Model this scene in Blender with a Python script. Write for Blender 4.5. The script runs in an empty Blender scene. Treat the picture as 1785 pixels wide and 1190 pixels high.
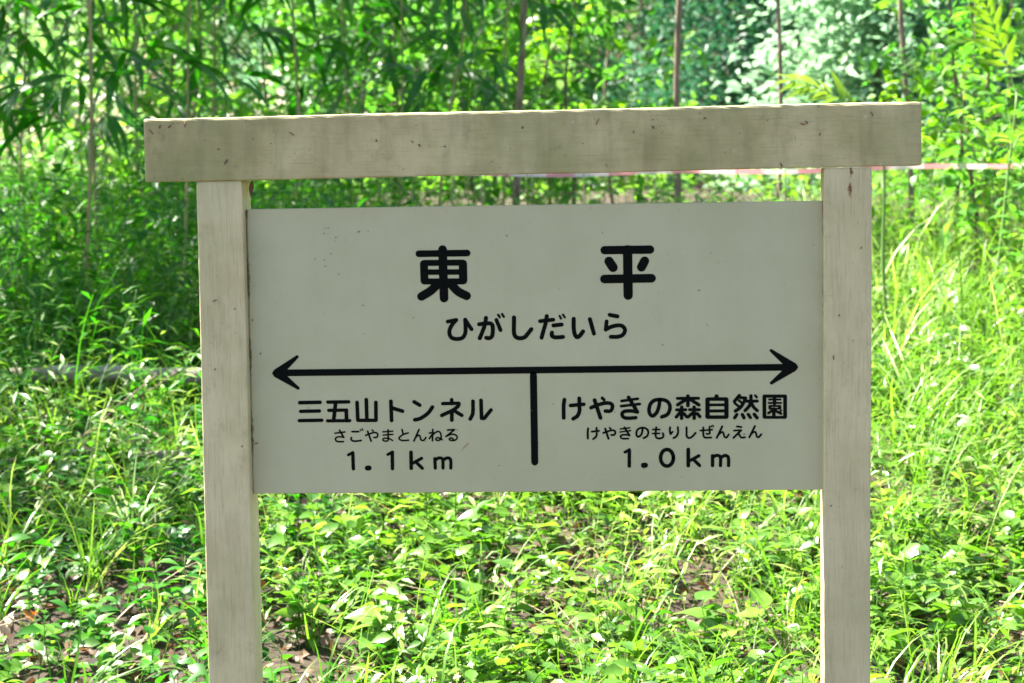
import bpy, math, random
import numpy as np
from mathutils import Matrix, Vector

random.seed(7)
rng = np.random.default_rng(11)
scene = bpy.context.scene
COL = scene.collection
R = math.radians

# ------------------------------------------------------------------ camera
cam_data = bpy.data.cameras.new('camera')
cam = bpy.data.objects.new('camera', cam_data)
COL.objects.link(cam)
yaw, pitch, roll = 0.064405, -0.070315, -0.015652
fwd = Vector((-math.sin(yaw)*math.cos(pitch), math.cos(yaw)*math.cos(pitch), math.sin(pitch)))
rgt = Vector((math.cos(yaw), math.sin(yaw), 0))
upv = rgt.cross(fwd)
rgt, upv = rgt*math.cos(roll)+upv*math.sin(roll), -rgt*math.sin(roll)+upv*math.cos(roll)
m = Matrix((rgt, upv, -fwd)).transposed().to_4x4()
m.translation = (0.2472, -4.5017, 1.40)
cam.matrix_world = m
cam_data.sensor_width = 36
cam_data.lens = 4100/1785*36
cam_data.clip_start = 0.05
cam_data.clip_end = 500
cam_data.dof.use_dof = True
cam_data.dof.focus_distance = 4.9
cam_data.dof.aperture_fstop = 7.6
scene.camera = cam

# ------------------------------------------------------------------ sky, sun, exposure
SUN_AZ, SUN_EL = R(-66), R(54)            # azimuth from +Y towards +X: the sun stands behind the sign, to its left
world = bpy.data.worlds.new('World')
scene.world = world
world.use_nodes = True
nt = world.node_tree
bg = nt.nodes['Background']
sky = nt.nodes.new('ShaderNodeTexSky')
sky.sky_type = 'NISHITA'
sky.sun_disc = False
sky.sun_elevation = SUN_EL
sky.sun_rotation = SUN_AZ
sky.dust_density = 2.0
nt.links.new(sky.outputs[0], bg.inputs[0])
bg.inputs[1].default_value = 0.058
sd = bpy.data.lights.new('sun', 'SUN')
sd.energy = 5.0
sd.angle = R(0.53)
sd.color = (1.0, 0.95, 0.86)
sun = bpy.data.objects.new('sun', sd)
COL.objects.link(sun)
to_sun = Vector((math.sin(SUN_AZ)*math.cos(SUN_EL), math.cos(SUN_AZ)*math.cos(SUN_EL), math.sin(SUN_EL)))
sun.rotation_euler = to_sun.to_track_quat('Z', 'Y').to_euler()
sun.location = (-8, 12, 18)
vs = scene.view_settings
vs.view_transform = 'Standard'
vs.look = 'None'
vs.gamma = 1
vs.use_curve_mapping = False
vs.exposure = 2.75
scene.cycles.use_denoising = True
scene.cycles.max_bounces = 8
scene.cycles.transmission_bounces = 6
scene.cycles.sample_clamp_indirect = 6

# ------------------------------------------------------------------ helpers
def tag(o, label=None, cat=None, group=None, kind=None):
    if label: o['label'] = label
    if cat: o['category'] = cat
    if group: o['group'] = group
    if kind: o['kind'] = kind
    return o

def link(name, data, mat=None, parent=None, loc=None):
    o = bpy.data.objects.new(name, data)
    COL.objects.link(o)
    if mat is not None and data is not None and not data.materials:
        data.materials.append(mat)
    if parent is not None: o.parent = parent
    if loc is not None: o.location = loc
    return o

def empty(name, loc=(0, 0, 0), rz=0.0):
    o = bpy.data.objects.new(name, None)
    COL.objects.link(o)
    o.empty_display_size = 0.1
    o.location = loc
    o.rotation_euler = (0, 0, rz)
    return o

def mesh_np(name, V, F, tint=None, smooth=False):
    """quad mesh straight from arrays"""
    V = np.ascontiguousarray(V, dtype=np.float32)
    F = np.ascontiguousarray(F, dtype=np.int32)
    me = bpy.data.meshes.new(name)
    me.vertices.add(len(V)); me.vertices.foreach_set('co', V.ravel())
    k = F.shape[1]
    me.loops.add(F.size); me.loops.foreach_set('vertex_index', F.ravel())
    me.polygons.add(len(F))
    me.polygons.foreach_set('loop_start', np.arange(0, F.size, k, dtype=np.int32))
    me.polygons.foreach_set('loop_total', np.full(len(F), k, dtype=np.int32))
    if smooth: me.polygons.foreach_set('use_smooth', np.ones(len(F), dtype=bool))
    if tint is None: tint = np.full(len(V), 0.5)
    a = me.attributes.new('tint', 'FLOAT', 'POINT')
    a.data.foreach_set('value', np.ascontiguousarray(tint, dtype=np.float32))
    me.update(calc_edges=True)
    me.validate()
    return me

class Geo:
    """collects quads"""
    def __init__(s): s.V, s.F, s.T, s.n = [], [], [], 0
    def add(s, V, F, T=0.5):
        V = np.asarray(V, float); F = np.asarray(F, int)
        s.V.append(V); s.F.append(F+s.n); s.T.append(np.broadcast_to(np.asarray(T, float), (len(V),)).copy()); s.n += len(V)
        return s
    def arrays(s): return np.concatenate(s.V), np.concatenate(s.F), np.concatenate(s.T)
    def mesh(s, name, smooth=True): return mesh_np(name, *s.arrays(), smooth=smooth)

def rot(yaw, pitch=0.0, roll=0.0):
    """leaf frame: +Y along the leaf, pitch lifts the tip, yaw turns about Z"""
    yaw, pitch, roll = np.broadcast_arrays(*[np.atleast_1d(np.asarray(q, float)) for q in (yaw, pitch, roll)])
    cy, sy, cp, sp, cr, sr = np.cos(yaw), np.sin(yaw), np.cos(pitch), np.sin(pitch), np.cos(roll), np.sin(roll)
    z, o = np.zeros_like(cy), np.ones_like(cy)
    Rz = np.stack([np.stack([cy, -sy, z], -1), np.stack([sy, cy, z], -1), np.stack([z, z, o], -1)], -2)
    Rx = np.stack([np.stack([o, z, z], -1), np.stack([z, cp, -sp], -1), np.stack([z, sp, cp], -1)], -2)
    Ry = np.stack([np.stack([cr, z, sr], -1), np.stack([z, o, z], -1), np.stack([-sr, z, cr], -1)], -2)
    return Rz @ Rx @ Ry

def leaf(L, W, n=3, droop=0.3, fold=0.25, peak=0.4, cup=0.0, stalk=0.0):
    """folded leaf blade: base at the origin, runs along +Y, three vertices across"""
    t = np.linspace(0, 1, n+1)
    a = np.where(t < peak, np.sin(0.5*np.pi*np.clip(t/peak, 0, 1)), np.cos(0.5*np.pi*np.clip((t-peak)/(1-peak), 0, 1))**1.15)
    w = 0.5*W*np.maximum(a, 0.03)
    ang = -droop*t*1.6
    y = np.concatenate([[0], np.cumsum(np.cos((ang[1:]+ang[:-1])/2)*L/n)])
    zz = np.concatenate([[0], np.cumsum(np.sin((ang[1:]+ang[:-1])/2)*L/n)])
    V = []
    for i in range(n+1):
        V += [(-w[i], y[i]+stalk, zz[i]+fold*w[i]), (0, y[i]+stalk, zz[i]), (w[i], y[i]+stalk, zz[i]+fold*w[i])]
    F = []
    for i in range(n):
        b = 3*i
        F += [(b, b+1, b+4, b+3), (b+1, b+2, b+5, b+4)]
    return np.array(V), np.array(F)

def scale_leaf(L, W, bend=.2):
    """one bent quad: a far-off leaf"""
    return np.array([(0, 0, 0), (W/2, L*.45, bend*W), (0, L, -bend*L*.5), (-W/2, L*.45, bend*W)]), np.array([(0, 1, 2, 3)])

def heart_leaf(L, W, droop=0.35, fold=0.3):
    t = np.array([0, .12, .3, .55, .8, 1.0]); w = 0.5*W*np.array([.55, .9, 1, .8, .38, .02])
    back = np.array([-.14, -.04, 0, 0, 0, 0])*L
    ang = -droop*t*1.5
    y = t*L*np.cos(droop*.6); z = -droop*L*t**2*.6
    V = []
    for i in range(6): V += [(-w[i], y[i]+back[i], z[i]+fold*w[i]), (0, y[i], z[i]), (w[i], y[i]+back[i], z[i]+fold*w[i])]
    F = []
    for i in range(5):
        b = 3*i; F += [(b, b+1, b+4, b+3), (b+1, b+2, b+5, b+4)]
    return np.array(V), np.array(F)

def blade(L, W, n=5, lean=0.3, bend=1.2):
    """grass blade standing at the origin, arching towards +Y"""
    t = np.linspace(0, 1, n+1)
    ang = np.pi/2 - lean - bend*t**1.4
    y = np.concatenate([[0], np.cumsum(np.cos((ang[1:]+ang[:-1])/2)*L/n)])
    z = np.concatenate([[0], np.cumsum(np.sin((ang[1:]+ang[:-1])/2)*L/n)])
    w = 0.5*W*np.minimum(1, 1.15*(1-t)**0.6+0.03)*np.minimum(1, .55+t*2)
    V = []
    for i in range(n+1): V += [(-w[i], y[i], z[i]), (w[i], y[i], z[i])]
    F = [(2*i, 2*i+1, 2*i+3, 2*i+2) for i in range(n)]
    return np.array(V), np.array(F)

def tube(pts, rad, sides=6, cap=True):
    P = np.asarray(pts, float); n = len(P); rad = np.broadcast_to(np.asarray(rad, float), (n,))
    V = []
    T = np.gradient(P, axis=0); T /= np.linalg.norm(T, axis=1)[:, None]+1e-9
    ref = np.array([0.31, 0.95, 0.1]) if abs(T[0, 2]) > 0.8 else np.array([0.05, 0.1, 0.99])
    for i in range(n):
        a = np.cross(T[i], ref); a /= np.linalg.norm(a); b = np.cross(T[i], a)
        for k in range(sides):
            q = 2*np.pi*k/sides
            V.append(P[i]+rad[i]*(math.cos(q)*a+math.sin(q)*b))
    F = []
    for i in range(n-1):
        for k in range(sides):
            k2 = (k+1) % sides
            F.append((i*sides+k, i*sides+k2, (i+1)*sides+k2, (i+1)*sides+k))
    V = list(V)
    if cap:
        for base, c in ((0, P[0]), ((n-1)*sides, P[-1])):
            ci = len(V); V.append(c)
            for k in range(0, sides, 2):
                F.append((base+k, base+(k+1) % sides, base+(k+2) % sides, ci))
    return np.array(V), np.array(F)

def scatter(protos, pos, M, tint, which=None):
    """copies of prototype plants (V, F, T) at pos with 3x3 matrices M -> arrays"""
    if which is None: which = rng.integers(0, len(protos), len(pos))
    g = Geo()
    for k, (V, F, T) in enumerate(protos):
        idx = np.nonzero(which == k)[0]
        if not len(idx): continue
        W = np.einsum('nij,vj->nvi', M[idx], V)+pos[idx][:, None, :]
        nv = len(V)
        FF = F[None]+(np.arange(len(idx))*nv)[:, None, None]
        TT = np.clip(T[None]*0.55+tint[idx][:, None]*0.6-0.07, 0, 1)
        g.add(W.reshape(-1, 3), FF.reshape(-1, 4), TT.ravel())
    return g

def smoothstep(a, b, x):
    t = np.clip((x-a)/(b-a), 0, 1); return t*t*(3-2*t)

def wob(x, y, s=1.0):
    return (np.sin(x*1.7*s+0.6)*np.cos(y*1.3*s-0.4)+0.5*np.sin(x*3.9*s+y*2.3*s)+0.3*np.cos(x*7.1*s-y*5.7*s))/1.8

def H(x, y):
    """ground height: level by the sign, a low bank behind it, a plateau, then a hillside"""
    x = np.asarray(x, float); y = np.asarray(y, float)
    h = np.interp(y, [-40, 1.6, 5.0, 7.5, 9.5, 16, 24, 30, 45, 120], [0, 0, .50, .80, 1.0, 1.2, 1.5, 3.2, 11, 48])
    return h+0.045*wob(x, y)*smoothstep(0.6, 2.4, y)+0.015*wob(x*3, y*3)

# ------------------------------------------------------------------ materials
def new_mat(name):
    mt = bpy.data.materials.new(name); mt.use_nodes = True
    n = mt.node_tree; n.nodes.clear()
    out = n.nodes.new('ShaderNodeOutputMaterial')
    return mt, n, out

def N(n, t, **kw):
    q = n.nodes.new(t)
    for k, v in kw.items():
        if k.startswith('i_'):
            key = k[2:]; q.inputs[int(key) if key.isdigit() else key].default_value = v
        else: setattr(q, k, v)
    return q

def ramp(n, fac, stops):
    r = n.nodes.new('ShaderNodeValToRGB')
    while len(r.color_ramp.elements) < len(stops): r.color_ramp.elements.new(0.5)
    for e, (p, c) in zip(r.color_ramp.elements, stops):
        e.position = p; e.color = (*c, 1) if len(c) == 3 else c
    n.links.new(fac, r.inputs[0])
    return r.outputs[0]

def leaf_mat(name, stops, trans, rough=0.42, tr=0.45, rnd=0.5, spec=0.5):
    """stops: colour ramp along the tint; trans: colour gain of the light passing through"""
    mt, n, out = new_mat(name)
    at = N(n, 'ShaderNodeAttribute', attribute_name='tint')
    oi = N(n, 'ShaderNodeObjectInfo')
    ma = N(n, 'ShaderNodeMath', operation='MULTIPLY_ADD'); ma.inputs[1].default_value = rnd; n.links.new(oi.outputs['Random'], ma.inputs[0])
    sb = N(n, 'ShaderNodeMath', operation='SUBTRACT'); n.links.new(at.outputs['Fac'], sb.inputs[0]); sb.inputs[1].default_value = rnd/2
    n.links.new(sb.outputs[0], ma.inputs[2])
    col = ramp(n, ma.outputs[0], stops)
    geo = N(n, 'ShaderNodeNewGeometry')
    noi = N(n, 'ShaderNodeTexNoise', i_Scale=38.0, i_Detail=2.0); n.links.new(geo.outputs['Position'], noi.inputs['Vector'])
    mr = N(n, 'ShaderNodeMapRange'); mr.inputs[3].default_value = 0.75; mr.inputs[4].default_value = 1.25; n.links.new(noi.outputs[0], mr.inputs[0])
    mx = N(n, 'ShaderNodeVectorMath', operation='SCALE'); n.links.new(col, mx.inputs[0]); n.links.new(mr.outputs[0], mx.inputs['Scale'])
    pb = N(n, 'ShaderNodeBsdfPrincipled', i_Roughness=rough)
    pb.inputs['Specular IOR Level'].default_value = spec
    n.links.new(mx.outputs[0], pb.inputs['Base Color'])
    tm = N(n, 'ShaderNodeVectorMath', operation='MULTIPLY'); n.links.new(mx.outputs[0], tm.inputs[0]); tm.inputs[1].default_value = trans
    tb = N(n, 'ShaderNodeBsdfTranslucent'); n.links.new(tm.outputs[0], tb.inputs[0])
    mix = N(n, 'ShaderNodeMixShader', i_0=tr)
    n.links.new(pb.outputs[0], mix.inputs[1]); n.links.new(tb.outputs[0], mix.inputs[2])
    n.links.new(mix.outputs[0], out.inputs[0])
    return mt

def rough_mat(name, c0, c1, scale=20, rough=0.8, bump=0.3, stretch=(1, 1, 1)):
    mt, n, out = new_mat(name)
    tc = N(n, 'ShaderNodeTexCoord')
    mp = N(n, 'ShaderNodeMapping'); mp.inputs['Scale'].default_value = stretch; n.links.new(tc.outputs['Object'], mp.inputs[0])
    noi = N(n, 'ShaderNodeTexNoise', i_Scale=scale, i_Detail=5.0); n.links.new(mp.outputs[0], noi.inputs['Vector'])
    col = ramp(n, noi.outputs[0], [(0.3, c0), (0.7, c1)])
    pb = N(n, 'ShaderNodeBsdfPrincipled', i_Roughness=rough); n.links.new(col, pb.inputs['Base Color'])
    bp = N(n, 'ShaderNodeBump', i_Strength=bump, i_Distance=0.01); n.links.new(noi.outputs[0], bp.inputs['Height']); n.links.new(bp.outputs[0], pb.inputs['Normal'])
    n.links.new(pb.outputs[0], out.inputs[0])
    return mt

def paint_mat(name, base, grime, algae, grain_axis, grime_amt, algae_amt, fleck=0.5, rust=None, rough=0.55, grain=1.0, drip=0.0):
    """old paint over planed wood: grain lines along one axis, soft dirt, algae clouds, chips and specks"""
    mt, n, out = new_mat(name)
    tc = N(n, 'ShaderNodeTexCoord'); OBJ = tc.outputs['Object']
    st = [42, 42, 42]; st[grain_axis] = 1.6
    mp = N(n, 'ShaderNodeMapping'); mp.inputs['Scale'].default_value = [q*9 for q in st]; n.links.new(OBJ, mp.inputs[0])
    gr = N(n, 'ShaderNodeTexNoise', i_Scale=1.0, i_Detail=3.0, i_Roughness=0.6); n.links.new(mp.outputs[0], gr.inputs['Vector'])
    soft = N(n, 'ShaderNodeTexNoise', i_Scale=7.0, i_Detail=6.0, i_Roughness=0.65); n.links.new(OBJ, soft.inputs['Vector'])
    cl = N(n, 'ShaderNodeTexNoise', i_Scale=3.1, i_Detail=4.0, i_Roughness=0.6)
    m2 = N(n, 'ShaderNodeMapping'); m2.inputs['Location'].default_value = (3.1, 7.7, 1.3); n.links.new(OBJ, m2.inputs[0]); n.links.new(m2.outputs[0], cl.inputs['Vector'])
    sp = N(n, 'ShaderNodeTexNoise', i_Scale=95.0, i_Detail=2.0); n.links.new(OBJ, sp.inputs['Vector'])
    def mixc(fac, a, b):
        q = N(n, 'ShaderNodeMix', data_type='RGBA')
        n.links.new(fac, q.inputs[0])
        for i, v in ((6, a), (7, b)):
            if isinstance(v, tuple): q.inputs[i].default_value = (*v, 1)
            else: n.links.new(v, q.inputs[i])
        return q.outputs[2]
    def rng_(v, a, b, lo, hi):
        q = N(n, 'ShaderNodeMapRange'); q.inputs[1].default_value = a; q.inputs[2].default_value = b; q.inputs[3].default_value = lo; q.inputs[4].default_value = hi
        n.links.new(v, q.inputs[0]); return q.outputs[0]
    c = mixc(rng_(soft.outputs[0], 0.40, 0.64, 0, grime_amt), base, grime)
    c = mixc(rng_(cl.outputs[0], 0.46, 0.66, 0, algae_amt), c, algae)
    if drip:
        m3 = N(n, 'ShaderNodeMapping'); m3.inputs['Scale'].default_value = (34, 34, 5); n.links.new(OBJ, m3.inputs[0])
        dr = N(n, 'ShaderNodeTexNoise', i_Scale=1.0, i_Detail=4.0, i_Roughness=.7); n.links.new(m3.outputs[0], dr.inputs['Vector'])
        c = mixc(rng_(dr.outputs[0], 0.48, 0.70, 0, drip), c, tuple(q*.55 for q in grime))
        bl = N(n, 'ShaderNodeTexNoise', i_Scale=26.0, i_Detail=5.0, i_Roughness=.75); n.links.new(OBJ, bl.inputs['Vector'])
        c = mixc(rng_(bl.outputs[0], 0.58, 0.72, 0, drip), c, (.10, .085, .03))
    c = mixc(rng_(gr.outputs[0], 0.52, 0.74, 0, 0.30*grain), c, tuple(q*0.5 for q in grime))
    c = mixc(rng_(sp.outputs[0], 0.70, 0.78, 0, 0.8*fleck), c, (0.10, 0.075, 0.04))
    c = mixc(rng_(sp.outputs[0], 0.27, 0.21, 0, 0.5*fleck), c, (0.75, 0.73, 0.66))
    if rust is not None:
        rx, z0, z1 = rust                       # a stain running down from the joint above
        sx = N(n, 'ShaderNodeSeparateXYZ'); n.links.new(OBJ, sx.inputs[0])
        nz = N(n, 'ShaderNodeTexNoise', i_Scale=55.0, i_Detail=3.0); n.links.new(OBJ, nz.inputs['Vector'])
        dx = N(n, 'ShaderNodeMath', operation='SUBTRACT'); n.links.new(sx.outputs[0], dx.inputs[0]); dx.inputs[1].default_value = rx
        ab = N(n, 'ShaderNodeMath', operation='ABSOLUTE'); n.links.new(dx.outputs[0], ab.inputs[0])
        wd = N(n, 'ShaderNodeMath', operation='MULTIPLY_ADD'); n.links.new(nz.outputs[0], wd.inputs[0]); wd.inputs[1].default_value = -0.022; n.links.new(ab.outputs[0], wd.inputs[2])
        k1 = rng_(wd.outputs[0], -0.0075, -0.0105, 0, 1)
        k2 = rng_(sx.outputs[2], z0, z0+0.01, 0, 1)
        mu = N(n, 'ShaderNodeMath', operation='MULTIPLY'); n.links.new(k1, mu.inputs[0]); n.links.new(k2, mu.inputs[1])
        c = mixc(mu.outputs[0], c, (0.16, 0.055, 0.012))
    pb = N(n, 'ShaderNodeBsdfPrincipled'); n.links.new(c, pb.inputs['Base Color'])
    n.links.new(rng_(soft.outputs[0], 0.3, 0.7, rough-0.08, rough+0.15), pb.inputs['Roughness'])
    ad = N(n, 'ShaderNodeMath', operation='ADD'); n.links.new(gr.outputs[0], ad.inputs[0]); n.links.new(sp.outputs[0], ad.inputs[1])
    bp = N(n, 'ShaderNodeBump', i_Strength=0.22*grain, i_Distance=0.0012); n.links.new(ad.outputs[0], bp.inputs['Height']); n.links.new(bp.outputs[0], pb.inputs['Normal'])
    n.links.new(pb.outputs[0], out.inputs[0])
    return mt

M = {}
M['beam'] = paint_mat('beam_paint', (.50, .445, .235), (.33, .285, .125), (.22, .225, .075), 0, 0.8, 0.8, 1.0, drip=.34, grain=1.1)
M['post'] = paint_mat('post_paint', (.60, .535, .315), (.43, .37, .195), (.38, .375, .185), 2, 0.6, 0.45, 0.5, drip=.26, grain=1.3)
M['post_rust'] = paint_mat('post_paint_rust', (.585, .52, .305), (.43, .37, .195), (.40, .38, .19), 2, 0.55, 0.35, 0.45, drip=.24, grain=1.3, rust=(0.603, 1.345, 1.41))
M['board'] = paint_mat('board_paint', (.46, .455, .285), (.385, .38, .22), (.36, .375, .215), 0, 0.4, 0.35, 0.6, rough=0.42, grain=0.08, drip=.05)
mt, n, out = new_mat('black_vinyl')
pb = N(n, 'ShaderNodeBsdfPrincipled', i_Roughness=0.6); pb.inputs['Base Color'].default_value = (.004, .005, .004, 1); pb.inputs['Specular IOR Level'].default_value = .04
n.links.new(pb.outputs[0], out.inputs[0]); M['ink'] = mt

SHADE = [(0, (.010, .070, .004)), (.5, (.026, .15, .007)), (1, (.10, .26, .014))]  # leaf greens for the shaded side, the shade put into the colour
SUNLIT = [(0, (.035, .12, .008)), (.45, (.10, .23, .018)), (.8, (.20, .33, .04)), (1, (.36, .45, .12))]  # same leaves for the sunny side, sunlight put into the colour
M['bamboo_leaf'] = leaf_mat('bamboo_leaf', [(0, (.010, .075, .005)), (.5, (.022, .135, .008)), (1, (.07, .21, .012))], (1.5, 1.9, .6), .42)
M['herb'] = leaf_mat('herb_leaf_sunlit', SUNLIT, (1.3, 1.5, .7), .36, spec=.65)
M['herb_shade'] = leaf_mat('herb_leaf_shade', SHADE, (1.6, 1.8, .8), .4)  # shaded copy of the herb leaf
M['grass'] = leaf_mat('grass_blade', [(0, (.04, .14, .012)), (.45, (.11, .25, .022)), (.8, (.20, .34, .05)), (1, (.33, .40, .14))], (1.3, 1.4, .7), .42)
M['shrub'] = leaf_mat('shrub_leaf', [(0, (.03, .13, .02)), (.5, (.08, .24, .03)), (1, (.20, .36, .05))], (1.4, 1.6, .7), .45, .5)
M['pale'] = leaf_mat('sunlit_pale_leaf', [(0, (.10, .26, .13)), (.5, (.23, .43, .25)), (1, (.42, .60, .40))], (1.1, 1.1, 1.0), .55, .55)  # sunlight on the far crowns painted as a paler leaf colour
M['frond'] = leaf_mat('frond_leaf', [(0, (.18, .34, .012)), (1, (.32, .46, .02))], (1.25, 1.4, .5), .45, .5)
M['yellow_green'] = leaf_mat('young_leaf', [(0, (.10, .26, .012)), (1, (.25, .42, .02))], (1.2, 1.45, .5), .45, .5)
M['far'] = leaf_mat('far_leaf', [(0, (.04, .15, .05)), (.5, (.11, .26, .09)), (1, (.28, .42, .18))], (1.3, 1.4, .8), .5, .5)
M['conifer'] = leaf_mat('conifer_leaf', [(0, (.012, .07, .04)), (.5, (.025, .12, .06)), (1, (.07, .21, .10))], (1.2, 1.3, .9), .5, .35)
M['litter'] = leaf_mat('dead_leaf', [(0, (.05, .028, .016)), (.45, (.12, .070, .032)), (.8, (.25, .165, .085)), (1, (.40, .31, .19))], (1.2, .9, .6), .6, .2)
M['straw'] = leaf_mat('dry_straw', [(0, (.22, .17, .09)), (1, (.52, .45, .30))], (1.2, 1.0, .6), .6, .25)
M['orange_leaf'] = leaf_mat('orange_leaf', [(0, (.42, .09, .02)), (1, (.55, .24, .04))], (1.2, .9, .5), .5, .3)
M['bark'] = rough_mat('bark', (.07, .045, .03), (.20, .14, .095), 40, .9, .6, (1, 1, .25))
M['bark_mid'] = rough_mat('sapling_bark', (.13, .085, .055), (.34, .25, .18), 40, .9, .5, (1, 1, .25))
M['bark_pale'] = rough_mat('bark_pale', (.16, .13, .10), (.40, .35, .29), 45, .9, .5, (.3, 1, 1))
M['culm'] = rough_mat('bamboo_culm', (.20, .17, .07), (.34, .28, .12), 12, .5, .1, (1, 1, .3))
M['stem'] = rough_mat('green_stem', (.09, .18, .03), (.17, .28, .06), 20, .6, .1)
M['stem_red'] = rough_mat('reddish_stem', (.14, .07, .04), (.26, .15, .09), 20, .7, .2)
M['petal'] = rough_mat('white_petal', (.72, .72, .70), (.82, .82, .80), 20, .6, .05)
M['pollen'] = rough_mat('yellow_disc', (.55, .38, .03), (.70, .52, .05), 60, .8, .3)

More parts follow.
